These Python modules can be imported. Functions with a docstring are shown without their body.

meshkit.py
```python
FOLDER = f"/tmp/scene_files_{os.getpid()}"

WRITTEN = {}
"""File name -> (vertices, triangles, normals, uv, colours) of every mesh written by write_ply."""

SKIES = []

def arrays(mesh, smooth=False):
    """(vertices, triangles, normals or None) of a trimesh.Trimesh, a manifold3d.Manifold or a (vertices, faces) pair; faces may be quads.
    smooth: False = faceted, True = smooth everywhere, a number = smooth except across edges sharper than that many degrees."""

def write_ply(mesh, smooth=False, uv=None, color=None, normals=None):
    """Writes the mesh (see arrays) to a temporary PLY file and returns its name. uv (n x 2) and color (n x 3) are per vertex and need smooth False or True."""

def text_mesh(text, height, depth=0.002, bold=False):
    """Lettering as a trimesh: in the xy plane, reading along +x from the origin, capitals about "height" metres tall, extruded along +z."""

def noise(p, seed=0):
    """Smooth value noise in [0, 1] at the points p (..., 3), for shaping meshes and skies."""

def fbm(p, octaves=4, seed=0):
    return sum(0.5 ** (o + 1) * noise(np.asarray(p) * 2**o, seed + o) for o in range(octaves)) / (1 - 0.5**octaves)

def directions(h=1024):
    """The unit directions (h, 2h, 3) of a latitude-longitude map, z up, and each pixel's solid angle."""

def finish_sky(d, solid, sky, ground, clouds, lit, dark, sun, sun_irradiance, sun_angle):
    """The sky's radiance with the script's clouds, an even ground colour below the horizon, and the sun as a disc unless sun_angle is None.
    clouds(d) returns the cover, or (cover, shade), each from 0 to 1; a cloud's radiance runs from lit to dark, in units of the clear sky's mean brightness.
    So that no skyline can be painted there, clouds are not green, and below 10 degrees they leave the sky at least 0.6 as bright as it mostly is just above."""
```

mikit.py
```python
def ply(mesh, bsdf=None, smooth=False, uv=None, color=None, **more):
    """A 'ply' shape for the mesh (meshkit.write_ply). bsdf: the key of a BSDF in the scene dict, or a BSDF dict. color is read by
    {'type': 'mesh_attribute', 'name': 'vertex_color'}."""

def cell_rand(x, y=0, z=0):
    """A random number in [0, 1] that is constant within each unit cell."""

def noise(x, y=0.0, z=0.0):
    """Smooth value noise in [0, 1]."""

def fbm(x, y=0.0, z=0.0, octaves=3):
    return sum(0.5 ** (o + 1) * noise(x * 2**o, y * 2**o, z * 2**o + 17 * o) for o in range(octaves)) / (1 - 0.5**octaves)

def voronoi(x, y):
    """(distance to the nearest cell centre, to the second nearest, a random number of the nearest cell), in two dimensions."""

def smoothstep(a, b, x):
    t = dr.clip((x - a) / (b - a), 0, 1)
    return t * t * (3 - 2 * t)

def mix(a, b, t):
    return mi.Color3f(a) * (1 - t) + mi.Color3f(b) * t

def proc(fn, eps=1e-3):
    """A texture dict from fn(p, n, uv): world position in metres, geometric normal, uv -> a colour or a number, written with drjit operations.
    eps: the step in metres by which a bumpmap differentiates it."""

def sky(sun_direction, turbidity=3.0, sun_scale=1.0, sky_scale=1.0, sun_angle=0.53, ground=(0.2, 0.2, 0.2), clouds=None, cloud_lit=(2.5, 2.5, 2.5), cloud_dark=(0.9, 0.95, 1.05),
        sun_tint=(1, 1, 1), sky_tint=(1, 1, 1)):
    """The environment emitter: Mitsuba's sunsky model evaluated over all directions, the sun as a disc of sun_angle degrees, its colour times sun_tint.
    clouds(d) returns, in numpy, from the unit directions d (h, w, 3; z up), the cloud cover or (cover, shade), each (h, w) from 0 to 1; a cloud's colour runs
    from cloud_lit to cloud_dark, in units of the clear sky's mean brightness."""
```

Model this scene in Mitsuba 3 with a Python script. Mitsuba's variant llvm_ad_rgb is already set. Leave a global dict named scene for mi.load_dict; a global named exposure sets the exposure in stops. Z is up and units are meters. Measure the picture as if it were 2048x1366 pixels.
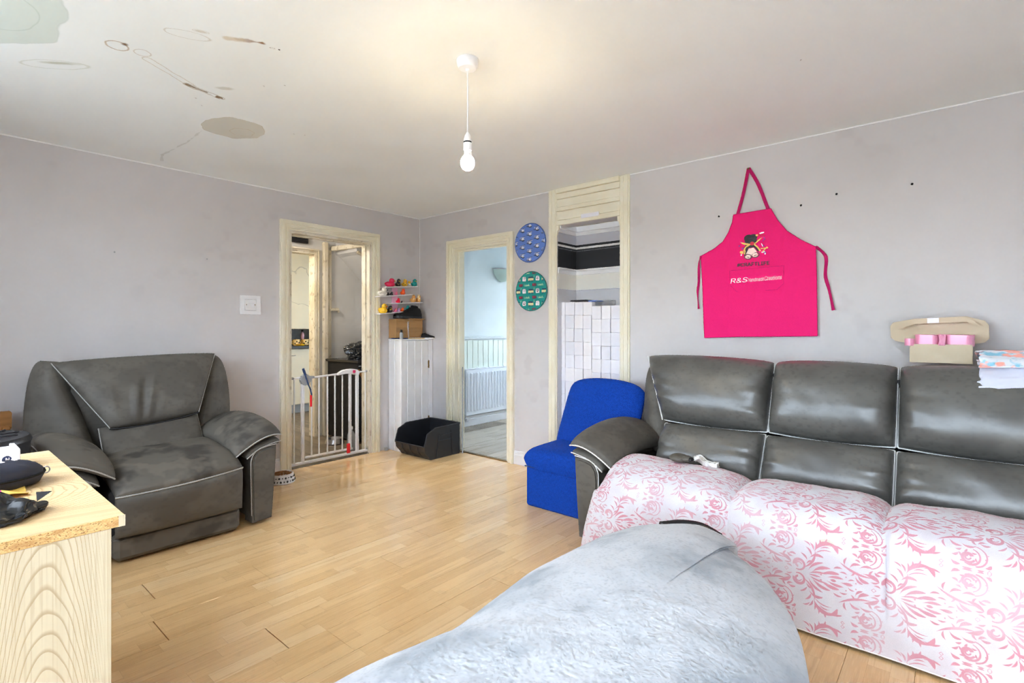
import math
import numpy as np
import trimesh
import drjit as dr
import mitsuba as mi
import mikit
import meshkit
from shapely.geometry import Polygon, LineString, Point, box as sbox
from shapely.ops import unary_union
from shapely import affinity

T = mi.ScalarTransform4f
rng = np.random.default_rng(11)
scene = {}
labels = {}

# ------------------------------------------------------------------ camera, sky, exposure
# corner of the room at the origin: wall_left is the plane y = 0 (x < 0), wall_right the plane x = 0 (y < 0)
F_PX, CX, HY = 1039.0, 1024.0, 657.0
HEAD = math.radians(40.551)
CAM = np.array([-3.4452, -4.1966, 1.1732])
LOOK = CAM + np.array([math.cos(HEAD), math.sin(HEAD), 0.0])
scene['camera'] = {
    'type': 'perspective', 'fov_axis': 'x', 'fov': math.degrees(2 * math.atan(1024.0 / F_PX)),
    'near_clip': 0.02, 'far_clip': 200.0,
    'principal_point_offset_x': 0.0, 'principal_point_offset_y': (683.0 - HY) / 1366.0,
    'to_world': T().look_at(origin=CAM.tolist(), target=LOOK.tolist(), up=[0, 0, 1])}


def overcast(d):
    n = meshkit.fbm(d * np.array([2.2, 2.2, 4.0]) + 5.0, 4, seed=3)
    return np.clip(0.55 + 1.1 * (n - 0.4), 0, 1), np.clip(n - 0.45, 0, 1)


scene['sky'] = mikit.sky([0.55, -0.45, 0.7], turbidity=3.0, sun_scale=0.0, sky_scale=60.0, ground=(0.30, 0.31, 0.29),
                         clouds=overcast, cloud_lit=(1.82, 1.97, 2.1), cloud_dark=(1.25, 1.38, 1.5))
exposure = 0.60
BULB = 170.0
KITCHEN_LAMP = 80.0
LOBBY_LAMP = 100.0

# ------------------------------------------------------------------ names and entries
used = set()


def uniq(k):
    if k not in used:
        used.add(k)
        return k
    i = 1
    while '%s_%03d' % (k, i) in used:
        i += 1
    k = '%s_%03d' % (k, i)
    used.add(k)
    return k


def add(name, mesh, bsdf, parent=None, smooth=False, uv=None, label=None, **kw):
    k = uniq(parent + '__' + name if parent else name)
    if isinstance(mesh, dict):
        scene[k] = {**mesh, **kw}
    else:
        scene[k] = mikit.ply(mesh, bsdf, smooth=smooth, uv=uv, **kw)
    if label:
        labels[k] = {'label': label}
    return k


def thing(name, label, cat, group=None):
    k = uniq(name)
    labels[k] = {'label': label, 'category': cat}
    if group:
        labels[k]['group'] = group
    return k


def solo(name, mesh, bsdf, label, cat, group=None, smooth=False, uv=None):
    k = add(name, mesh, bsdf, None, smooth, uv)
    labels[k] = {'label': label, 'category': cat}
    if group:
        labels[k]['group'] = group
    return k


def struct(name, mesh, bsdf, smooth=False, label=None):
    k = add(name, mesh, bsdf, None, smooth)
    labels[k] = {'kind': 'structure'}
    if label:
        labels[k]['label'] = label
    return k


def sgroup(name, label=None):
    k = uniq(name)
    labels[k] = {'kind': 'structure'}
    if label:
        labels[k]['label'] = label
    return k


# ------------------------------------------------------------------ mesh helpers
def tm(v, f):
    return trimesh.Trimesh(np.asarray(v, float), np.asarray(f, int), process=False)


def cat(*ms):
    ms = [m for m in (ms[0] if len(ms) == 1 and isinstance(ms[0], (list, tuple)) else ms) if m is not None]
    return trimesh.util.concatenate(ms) if len(ms) > 1 else ms[0]


def fix(m):
    if m.volume < 0:
        m.invert()
    return m


def bx(lo, hi, c=0.0):
    lo, hi = np.minimum(lo, hi).astype(float), np.maximum(lo, hi).astype(float)
    c = min(c, 0.45 * float(min(hi - lo)))
    if c <= 0:
        m = trimesh.creation.box(extents=hi - lo)
        m.apply_translation((lo + hi) / 2)
        return m
    P = []
    for sx in (0, 1):
        for sy in (0, 1):
            for sz in (0, 1):
                s = np.array([sx, sy, sz])
                p = np.where(s, hi, lo)
                d = np.where(s, -c, c)
                for ax in range(3):
                    q = p + d
                    q[ax] = p[ax]
                    P.append(q)
    return trimesh.Trimesh(np.array(P), process=False).convex_hull


def bxr(center, size, rz=0.0, c=0.0, rx=0.0, ry=0.0):
    s = np.asarray(size, float) / 2
    m = bx(-s, s, c)
    R = trimesh.transformations.euler_matrix(rx, ry, rz)
    m.apply_transform(R)
    m.apply_translation(center)
    return m


def tube(pts, r, n=8, closed=False):
    pts = np.asarray(pts, float)
    N = len(pts)
    rr = np.broadcast_to(np.asarray(r, float), (N,))
    if closed:
        t = np.roll(pts, -1, 0) - np.roll(pts, 1, 0)
    else:
        t = np.gradient(pts, axis=0)
    t /= np.maximum(np.linalg.norm(t, axis=1, keepdims=True), 1e-12)
    a = np.array([0, 0, 1.0]) if abs(t[0][2]) < 0.9 else np.array([1.0, 0, 0])
    u = np.cross(t[0], a)
    u /= np.linalg.norm(u)
    V = []
    ang = np.arange(n) * 2 * np.pi / n
    for i in range(N):
        u = u - t[i] * (u @ t[i])
        u /= np.linalg.norm(u)
        w = np.cross(t[i], u)
        V.append(pts[i] + rr[i] * (np.cos(ang)[:, None] * u + np.sin(ang)[:, None] * w))
    V = np.concatenate(V)
    Fc = []
    for i in range(N if closed else N - 1):
        a0, b0 = i * n, ((i + 1) % N) * n
        for j in range(n):
            k = (j + 1) % n
            Fc += [[a0 + j, a0 + k, b0 + k], [a0 + j, b0 + k, b0 + j]]
    if not closed:
        V = np.vstack([V, pts[:1], pts[-1:]])
        for j in range(n):
            k = (j + 1) % n
            Fc += [[N * n, k, j], [N * n + 1, (N - 1) * n + j, (N - 1) * n + k]]
    return fix(tm(V, Fc))


def spl(pts, n=24, closed=False):
    """Catmull-Rom through the points."""
    P = np.asarray(pts, float)
    if closed:
        P = np.vstack([P[-1], P, P[0], P[1]])
    else:
        P = np.vstack([2 * P[0] - P[1], P, 2 * P[-1] - P[-2]])
    out = []
    segs = len(P) - 3
    for i in range(segs):
        p0, p1, p2, p3 = P[i:i + 4]
        m = max(2, int(round(n / segs)))
        for t in np.linspace(0, 1, m, endpoint=False):
            out.append(0.5 * (2 * p1 + (p2 - p0) * t + (2 * p0 - 5 * p1 + 4 * p2 - p3) * t * t + (3 * p1 - p0 - 3 * p2 + p3) * t ** 3))
    if not closed:
        out.append(P[-2])
    return np.array(out)


def lathe(prof, n=32, center=(0, 0, 0)):
    prof = np.asarray(prof, float)
    ang = np.arange(n) * 2 * np.pi / n
    V = np.concatenate([np.stack([p[0] * np.cos(ang), p[0] * np.sin(ang), np.full(n, p[1])], 1) for p in prof])
    Fc = []
    for i in range(len(prof) - 1):
        for j in range(n):
            k = (j + 1) % n
            a, b, c, d = i * n + j, i * n + k, (i + 1) * n + k, (i + 1) * n + j
            Fc += [[a, b, c], [a, c, d]]
    m = tm(V, Fc)
    m.merge_vertices()
    m.update_faces(m.nondegenerate_faces())
    m = fix(m)
    m.apply_translation(center)
    return m


def extr(poly, h):
    gs = getattr(poly, 'geoms', [poly])
    return cat([trimesh.creation.extrude_polygon(g, h, engine='earcut') for g in gs if g.area > 1e-9])


def on_left(m, y=0.0):
    """local (u, v, w) -> world: u = x, v = z, w out of the wall into the room (-y)"""
    V = np.array(m.vertices)
    return fix(tm(np.stack([V[:, 0], y - V[:, 2], V[:, 1]], 1), m.faces))


def on_right(m, x=0.0):
    """local (u, v, w) -> world: u = y, v = z, w out of the wall into the room (-x)"""
    V = np.array(m.vertices)
    return fix(tm(np.stack([x - V[:, 2], V[:, 0], V[:, 1]], 1), m.faces))


def gridf(nu, nv):
    i = np.arange((nu - 1) * (nv - 1))
    a, b = i // (nv - 1), i % (nv - 1)
    p = a * nv + b
    return np.vstack([np.stack([p, p + nv, p + nv + 1], 1), np.stack([p, p + nv + 1, p + 1], 1)])


def sheet(P, th=None):
    """closed slab from a grid of points P (nu, nv, 3): offset by th along the normal on the back"""
    nu, nv = P.shape[:2]
    du, dv = np.gradient(P, axis=0), np.gradient(P, axis=1)
    N = np.cross(du, dv)
    N /= np.maximum(np.linalg.norm(N, axis=2, keepdims=True), 1e-12)
    Q = P - N * th
    V = np.vstack([P.reshape(-1, 3), Q.reshape(-1, 3)])
    f = gridf(nu, nv)
    n = nu * nv
    g = f[:, ::-1] + n
    ring = [(i, 0) for i in range(nu)] + [(nu - 1, j) for j in range(1, nv)] + [(i, nv - 1) for i in range(nu - 2, -1, -1)] + [(0, j) for j in range(nv - 2, 0, -1)]
    r = np.array([i * nv + j for i, j in ring])
    r2 = np.roll(r, -1)
    s = np.vstack([np.stack([r, r + n, r2 + n], 1), np.stack([r, r2 + n, r2], 1)])
    return fix(tm(V, np.vstack([f, g, s])))


def ease(n):
    t = np.linspace(0, 1, n)
    return 0.45 * t + 0.55 * (1 - np.cos(np.pi * t)) / 2


def cushion(S, tf, tb, W, p=4.0, q=2.2, nu=44, nv=32, wr=None, flip=False, pu=None):
    """soft pillow about the centre surface S(u, v) in local (w, d, h); W maps local -> world.
    returns mesh and the boundary curves in world space (u0, u1, v0, v1)"""
    u, v = np.meshgrid(ease(nu), ease(nv), indexing='ij')
    P = S(u, v)
    e = 1e-3
    du = (S(np.clip(u + e, 0, 1), v) - S(np.clip(u - e, 0, 1), v))
    dv = (S(u, np.clip(v + e, 0, 1)) - S(u, np.clip(v - e, 0, 1)))
    N = np.cross(du, dv)
    N /= np.maximum(np.linalg.norm(N, axis=2, keepdims=True), 1e-12)
    if flip:
        N = -N
    prof = np.maximum((1 - np.abs(2 * u - 1) ** (pu or p)) * (1 - np.abs(2 * v - 1) ** p), 0) ** (1 / q)
    bump = wr(u, v) * np.minimum(prof * 1.6, 1) if wr is not None else 0
    A = P + N * (tf * prof + bump)[..., None]
    B = P - N * (tb * prof)[..., None]
    f = gridf(nu, nv)
    V = np.vstack([W(A.reshape(-1, 3)), W(B.reshape(-1, 3))])
    m = tm(V, np.vstack([f, f[:, ::-1] + nu * nv]))
    m.merge_vertices()
    t = np.linspace(0, 1, 28)
    z, o = np.zeros_like(t), np.ones_like(t)
    C = [W(S(z, t)), W(S(o, t)), W(S(t, z)), W(S(t, o))]
    return fix(m), C


def quad(p00, p10, p11, p01, bow=(0, 0, 0, 0), dbow=0.0, hb=0.0):
    """bilinear patch; p[u][v]. bow: outward bulge of edges in the (w, h) plane: v0, v1, u0, u1"""
    p00, p10, p11, p01 = [np.array(x, float) for x in (p00, p10, p11, p01)]

    def S(u, v):
        u_, v_ = np.asarray(u)[..., None], np.asarray(v)[..., None]
        P = p00 * (1 - u_) * (1 - v_) + p10 * u_ * (1 - v_) + p11 * u_ * v_ + p01 * (1 - u_) * v_
        su, sv = 4 * u_ * (1 - u_), 4 * v_ * (1 - v_)
        P = P + np.array([0, 0, 1.0]) * (-bow[0] * su * (1 - v_) + bow[1] * su * v_)
        P = P + np.array([1.0, 0, 0]) * (-bow[2] * sv * (1 - u_) + bow[3] * sv * u_)
        P = P + np.array([0, 1.0, 0]) * dbow * su * sv
        return P
    return S


def vnoise(x, y, s=0):
    x, y = np.broadcast_arrays(np.asarray(x, float), np.asarray(y, float))
    return meshkit.noise(np.stack([x, y, np.zeros_like(x)], -1), s)


def vfbm(x, y, s=0, o=3):
    x, y = np.broadcast_arrays(np.asarray(x, float), np.asarray(y, float))
    return meshkit.fbm(np.stack([x, y, np.zeros_like(x)], -1), o, s)


def sph(c, r, scale=(1, 1, 1), sub=3):
    m = trimesh.creation.icosphere(subdivisions=sub, radius=1.0)
    m.apply_scale(np.asarray(scale, float) * r)
    m.apply_translation(c)
    return m


def arc_poly(cx, cy, rx, ry, a0=0, a1=2 * math.pi, n=32):
    a = np.linspace(a0, a1, n)
    return Polygon(np.stack([cx + rx * np.cos(a), cy + ry * np.sin(a)], 1))


# ------------------------------------------------------------------ materials
def srgb(r, g, b):
    c = np.array([r, g, b], float) / 255
    return np.where(c <= 0.04045, c / 12.92, ((c + 0.055) / 1.055) ** 2.4).tolist()


def rgb(c):
    return {'type': 'rgb', 'value': [float(x) for x in c]}


def mat(name, color, rough=0.5, spec=0.5, metal=0.0, bump=None, bscale=1.0, **kw):
    col = mikit.proc(color) if callable(color) else rgb(color)
    b = {'type': 'principled', 'base_color': col, 'roughness': mikit.proc(rough) if callable(rough) else float(rough), 'metallic': float(metal), 'specular': float(spec)}
    b.update(kw)
    if bump is not None:
        b = {'type': 'bumpmap', 'arbitrary': mikit.proc(bump[0], eps=bump[1]), 'scale': float(bscale), 'nested': b}
    scene[name] = {'type': 'twosided', 'bsdf': b}
    return name


M = {}
fbm, noise, cell, sst, mix = mikit.fbm, mikit.noise, mikit.cell_rand, mikit.smoothstep, mikit.mix

LAV = srgb(206, 202, 202)
LAV_D = srgb(200, 196, 195)


def wall_col(p, n, uv):
    a = fbm(p.x * 1.7 + p.y * 1.3, p.z * 1.7, 3.0, 3)
    b = fbm(p.x * 7 + 9, p.y * 7, p.z * 7, 3)
    k = sst(0.60, 0.78, b) * sst(0.45, 0.7, a) * 0.22
    c = mix(LAV, LAV_D, sst(0.3, 0.75, a))
    return mix(c, srgb(168, 160, 160), k)


def plaster_bump(p, n, uv):
    return fbm(p.x * 60, p.y * 60, p.z * 60, 2) * 0.0004 + noise(p.x * 9, p.y * 9, p.z * 9) * 0.0008


mat('m_wall', wall_col, 0.75, 0.25)


def seg_dist(p, a, b):
    ax, ay = a
    dx, dy = b[0] - ax, b[1] - ay
    L2 = dx * dx + dy * dy
    t = dr.clip(((p.x - ax) * dx + (p.y - ay) * dy) / L2, 0, 1)
    return dr.sqrt(dr.square(p.x - ax - t * dx) + dr.square(p.y - ay - t * dy)), t


def ell(p, c, rx, ry, ang):
    ca, sa = math.cos(ang), math.sin(ang)
    u = ((p.x - c[0]) * ca + (p.y - c[1]) * sa) / rx
    v = (-(p.x - c[0]) * sa + (p.y - c[1]) * ca) / ry
    return dr.sqrt(u * u + v * v)


CEIL = srgb(231, 233, 231)


def ceil_col(p, n, uv):
    w = fbm(p.x * 6, p.y * 6, 1.0, 3) - 0.5
    w2 = fbm(p.x * 22, p.y * 22, 2.0, 3) - 0.5
    c = mix(CEIL, srgb(225, 226, 222), sst(0.4, 0.75, fbm(p.x * 1.1, p.y * 1.1, 4.0, 3)))
    # grey-green damp patch over the desk with a darker tide line
    e = ell(p, (-3.33, -1.62), 0.27, 0.40, 0.25) + w * 0.30
    c = mix(c, srgb(196, 204, 194), (1 - sst(0.97, 1.02, e)) * 0.75)
    c = mix(c, srgb(168, 178, 166), (1 - sst(0.0, 0.025, dr.abs(e - 1.0))) * 0.35)
    e = ell(p, (-3.25, -1.62), 0.12, 0.17, 0.2) + w * 0.3
    c = mix(c, srgb(176, 186, 174), (1 - sst(0.0, 0.04, dr.abs(e - 1.0))) * 0.45)
    # streak beside it
    e = ell(p, (-3.02, -1.30), 0.10, 0.018, math.atan2(-0.087, 0.092)) + w2 * 0.5
    c = mix(c, srgb(160, 160, 132), (1 - sst(0.3, 1.1, e)) * 0.6)
    e = ell(p, (-3.03, -1.27), 0.13, 0.04, math.atan2(-0.087, 0.092)) + w2 * 0.2
    c = mix(c, srgb(188, 188, 170), (1 - sst(0.0, 0.1, dr.abs(e - 1.0))) * 0.45)
    # brown rings
    for cc, rx, ry, s in (((-2.894, -1.655), 0.036, 0.040, 0.65), ((-2.815, -1.668), 0.028, 0.030, 0.4)):
        e = ell(p, cc, rx, ry, 0.3) + w2 * 0.3
        c = mix(c, srgb(160, 128, 84), (1 - sst(0.0, 0.16, dr.abs(e - 1.0))) * s)
    e = ell(p, (-2.876, -1.69), 0.016, 0.018, 0.0) + w2 * 0.9
    c = mix(c, srgb(104, 74, 34), (1 - sst(0.3, 1.15, e)) * 0.9)
    # long streak
    d, t = seg_dist(p, (-2.787, -1.625), (-2.56, -1.485))
    c = mix(c, srgb(176, 156, 120), (1 - sst(0.0, 0.005, dr.abs(d - 0.016 + w2 * 0.012))) * 0.5)
    d2, t2 = seg_dist(p, (-2.60, -1.497), (-2.438, -1.463))
    c = mix(c, srgb(120, 98, 66), (1 - sst(0.002, 0.016, d2 + w2 * 0.022)) * sst(0.38, 0.55, fbm(p.x * 40, p.y * 40, 7, 2)) * 0.95)
    c = mix(c, srgb(150, 130, 96), (1 - sst(0.0, 0.005, dr.abs(d2 - 0.014 + w2 * 0.01))) * 0.5)
    # pale loops towards the camera
    for cc, rx, ry, an, s in (((-2.74, -1.955), 0.078, 0.03, -0.4, 0.4), ((-2.715, -2.018), 0.028, 0.012, -0.4, 0.4)):
        e = ell(p, cc, rx, ry, an) + w2 * 0.2
        c = mix(c, srgb(166, 150, 122), (1 - sst(0.0, 0.10, dr.abs(e - 1.0))) * s)
    e = ell(p, (-2.715, -2.018), 0.024, 0.010, -0.4)
    c = mix(c, srgb(180, 168, 144), (1 - sst(0.6, 1.1, e)) * 0.5)
    # rust streak
    d, t = seg_dist(p, (-2.602, -2.068), (-2.531, -2.114))
    c = mix(c, srgb(128, 84, 36), (1 - sst(0.002, 0.016, d + w2 * 0.030)) * (0.35 + 0.6 * t))
    d, t = seg_dist(p, (-2.63, -2.045), (-2.59, -2.075))
    c = mix(c, srgb(190, 172, 140), (1 - sst(0.004, 0.02, d + w2 * 0.02)) * 0.6)
    e = ell(p, (-2.485, -2.107), 0.010, 0.006, -0.3)
    c = mix(c, srgb(130, 116, 100), (1 - sst(0.0, 0.35, dr.abs(e - 0.9))) * 0.6)
    e = ell(p, (-2.461, -2.116), 0.0045, 0.0045, 0.0)
    c = mix(c, srgb(70, 50, 36), 1 - sst(0.7, 1.1, e))
    e = ell(p, (-2.47, -1.587), 0.05, 0.022, -0.75) + w2 * 0.8
    c = mix(c, srgb(186, 182, 168), (1 - sst(0.4, 1.1, e)) * 0.65)
    # big grey patch with a brown rim on one side, and the line running to the wall
    e = ell(p, (-2.235, -1.105), 0.15, 0.175, 0.25) + w * 0.28 + w2 * 0.12
    c = mix(c, srgb(196, 192, 178), (1 - sst(0.95, 1.02, e)) * 0.85)
    c = mix(c, srgb(170, 154, 116), (1 - sst(0.0, 0.03, dr.abs(e - 0.99))) * 0.5)
    e = ell(p, (-2.19, -1.08), 0.06, 0.07, 0.2) + w2 * 0.5
    c = mix(c, srgb(184, 166, 126), (1 - sst(0.0, 0.08, dr.abs(e - 1.0))) * 0.35)
    for a, b in (((-2.346, -0.929), (-2.334, -0.672)), ((-2.334, -0.672), (-2.36, -0.285)), ((-2.36, -0.285), (-2.325, -0.142))):
        d, t = seg_dist(p, a, b)
        c = mix(c, srgb(186, 186, 178), (1 - sst(0.002, 0.008, dr.abs(d + w2 * 0.02))) * 0.4)
    for cx, cy in ((-2.36, -1.75), (-2.30, -1.83), (-2.52, -1.37), (-2.47, -1.30), (-1.98, -1.28), (-1.93, -1.31), (-1.0, -3.7)):
        e = ell(p, (cx, cy), 0.006, 0.004, 0.4)
        c = mix(c, srgb(150, 140, 126), (1 - sst(0.5, 1.2, e)) * 0.7)
    return c


mat('m_ceiling', ceil_col, 0.8, 0.2)
mat('m_white_line', srgb(232, 232, 232), 0.6)
ROW = 0.195


def lam_col(p, n, uv):
    # three printed strips per board; boards run along x
    s = (p.y + 1.36) / (ROW / 3)
    strip = dr.floor(s)
    off = cell(strip, 3.0) * 3
    k = dr.floor((p.x + off) / 0.40)
    r = cell(strip, k, 5.0)
    r2 = cell(strip, k, 9.0)
    g = fbm(p.x * 5.0 + r * 40, p.y * 90 + r2 * 30, r * 9, 3)
    g2 = noise(p.x * 26 + r2 * 50, p.y * 420, 2.0)
    c = mix(srgb(220, 184, 134), srgb(209, 171, 120), r)
    c = mix(c, srgb(228, 197, 152), sst(0.75, 1.0, r2) * 0.7)
    c = mix(c, srgb(190, 148, 96), sst(0.50, 0.80, g) * 0.40)
    c = mix(c, srgb(236, 206, 160), sst(0.5, 0.9, g2) * 0.16)
    fs = s - strip
    fx = (p.x + off) / 0.40 - k
    e = dr.minimum(fs, 1 - fs) * (ROW / 3)
    ex = dr.minimum(fx, 1 - fx) * 0.40
    c = mix(c, srgb(166, 120, 68), (1 - sst(0.0, 0.0012, dr.minimum(e, ex))) * 0.35)
    d = fbm(p.x * 9, p.y * 9, 4.0, 4)
    return mix(c, srgb(150, 118, 84), sst(0.74, 0.80, d) * 0.10)


def lam_rough(p, n, uv):
    return 0.10 + 0.12 * fbm(p.x * 3, p.y * 3, 8.0, 3)


mat('m_laminate', lam_col, lam_rough, 0.5)
mat('m_underlay', srgb(70, 52, 36), 0.9, 0.1)


def tile_col(p, n, uv):
    r = cell(dr.floor(p.y / 0.15), dr.floor(p.x / 0.6 + 0.37 * dr.floor(p.y / 0.15)), 2.0)
    g = fbm(p.x * 4 + r * 30, p.y * 40, r * 5, 3)
    c = mix(srgb(176, 166, 150), srgb(150, 138, 120), r)
    return mix(c, srgb(126, 112, 94), sst(0.45, 0.8, g) * 0.6)


mat('m_hall_floor', tile_col, 0.35, 0.4)


def lobby_floor_col(p, n, uv):
    g = fbm(p.x * 40, p.y * 4, 1.0, 3)
    r = cell(dr.floor(p.x / 0.12), dr.floor(p.y / 0.7), 4.0)
    return mix(mix(srgb(112, 100, 84), srgb(92, 82, 68), r), srgb(72, 62, 50), sst(0.4, 0.8, g) * 0.6)


mat('m_lobby_floor', lobby_floor_col, 0.45, 0.4)


def cream_col(p, n, uv):
    # brush marks and grubby patches of a grain of their own
    a = fbm(p.x * 6, p.y * 6, p.z * 6, 3)
    return mix(srgb(238, 232, 212), srgb(234, 227, 204), sst(0.35, 0.7, a))


mat('m_cream', cream_col, 0.38, 0.45)


def dirty_cream_col(p, n, uv):
    a = fbm(p.x * 10, p.y * 10, p.z * 4, 4)
    b = fbm(p.x * 34, p.y * 34, p.z * 22, 3)
    c = mix(srgb(224, 217, 200), srgb(208, 198, 174), sst(0.35, 0.7, a))
    return mix(c, srgb(150, 132, 104), sst(0.62, 0.74, b) * 0.5)


mat('m_dirty_cream', dirty_cream_col, 0.5, 0.4)
mat('m_white_gloss', srgb(236, 236, 238), 0.3)


def board_white(p, n, uv):
    return mix(srgb(234, 235, 238), srgb(226, 227, 230), sst(0.45, 0.8, fbm(p.x * 6, p.y * 6, p.z * 6, 3)))


mat('m_white_board', board_white, 0.4)
mat('m_white_plastic', srgb(238, 238, 240), 0.3)
mat('m_white_metal', srgb(240, 240, 242), 0.25)
mat('m_grey_plastic', srgb(150, 152, 154), 0.4)
mat('m_black_plastic', srgb(26, 27, 31), 0.38)
mat('m_black_matt', srgb(17, 17, 18), 0.7, 0.3)
mat('m_black_gloss', srgb(20, 20, 22), 0.18)
mat('m_chrome', srgb(200, 200, 204), 0.18, metal=1.0)
mat('m_brass', srgb(120, 96, 58), 0.35, metal=1.0)
mat('m_upvc', srgb(240, 241, 243), 0.3)
scene['m_pane'] = {'type': 'thindielectric', 'int_ior': 1.5}
scene['m_acrylic'] = {'type': 'dielectric', 'int_ior': 1.49, 'ext_ior': 1.0}


def leather_col(p, n, uv):
    a = fbm(p.x * 7, p.y * 7, p.z * 7, 4)
    b = fbm(p.x * 60, p.y * 60, p.z * 60, 2)
    c = mix(srgb(80, 79, 74), srgb(68, 67, 63), sst(0.35, 0.7, a))
    return mix(c, srgb(58, 57, 54), sst(0.5, 0.8, b) * 0.35)


def suede_col(p, n, uv):
    # nap brushed one way and the other: patches with an outline
    a = fbm(p.x * 9, p.y * 9, p.z * 9, 4)
    b = fbm(p.x * 50, p.y * 50, p.z * 50, 2)
    c = mix(srgb(86, 82, 74), srgb(76, 72, 65), sst(0.35, 0.65, a))
    return mix(c, srgb(66, 62, 57), sst(0.5, 0.8, b) * 0.35)


def leather_bump(p, n, uv):
    return fbm(p.x * 140, p.y * 140, p.z * 140, 2) * 0.0006


mat('m_leather', leather_col, 0.37, 0.75)
mat('m_suede', suede_col, 0.62, 0.35)


def worn_suede_col(p, n, uv):
    a = fbm(p.x * 8 + 3, p.y * 8, p.z * 8, 4)
    c = mix(srgb(86, 82, 74), srgb(60, 57, 52), sst(0.46, 0.68, a))
    return mix(c, srgb(106, 99, 88), sst(0.60, 0.72, fbm(p.x * 11, p.y * 11 + 5, p.z * 11, 3)) * 0.4)


mat('m_suede_worn', worn_suede_col, 0.6, 0.35)
mat('m_piping', srgb(206, 206, 204), 0.5)
mat('m_piping_dim', srgb(150, 148, 143), 0.5)
mat('m_seam', srgb(28, 28, 29), 0.7)
mat('m_thread', srgb(60, 58, 56), 0.6)


def blue_col(p, n, uv):
    a = fbm(p.x * 240, p.y * 240, p.z * 240, 2)
    return mix(srgb(6, 60, 152), srgb(3, 46, 130), sst(0.3, 0.7, a))


mat('m_blue', blue_col, 0.8, 0.2, sheen=0.3)


def fleece_col(p, n, uv):
    a = fbm(p.x * 4.5 + p.y * 2.0, p.y * 4.5 - p.x * 2, p.z * 4.5, 4)
    b = noise(p.x * 190, p.y * 150, p.z * 190)
    c2 = fbm(p.x * 13, p.y * 20, p.z * 13, 3)
    c = mix(srgb(176, 179, 183), srgb(158, 163, 168), sst(0.36, 0.64, a))
    c = mix(c, srgb(124, 132, 139), sst(0.49, 0.68, a * 0.55 + c2 * 0.45) * 0.55)
    return mix(c, srgb(116, 124, 130), sst(0.45, 0.95, b) * 0.25)


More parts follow.
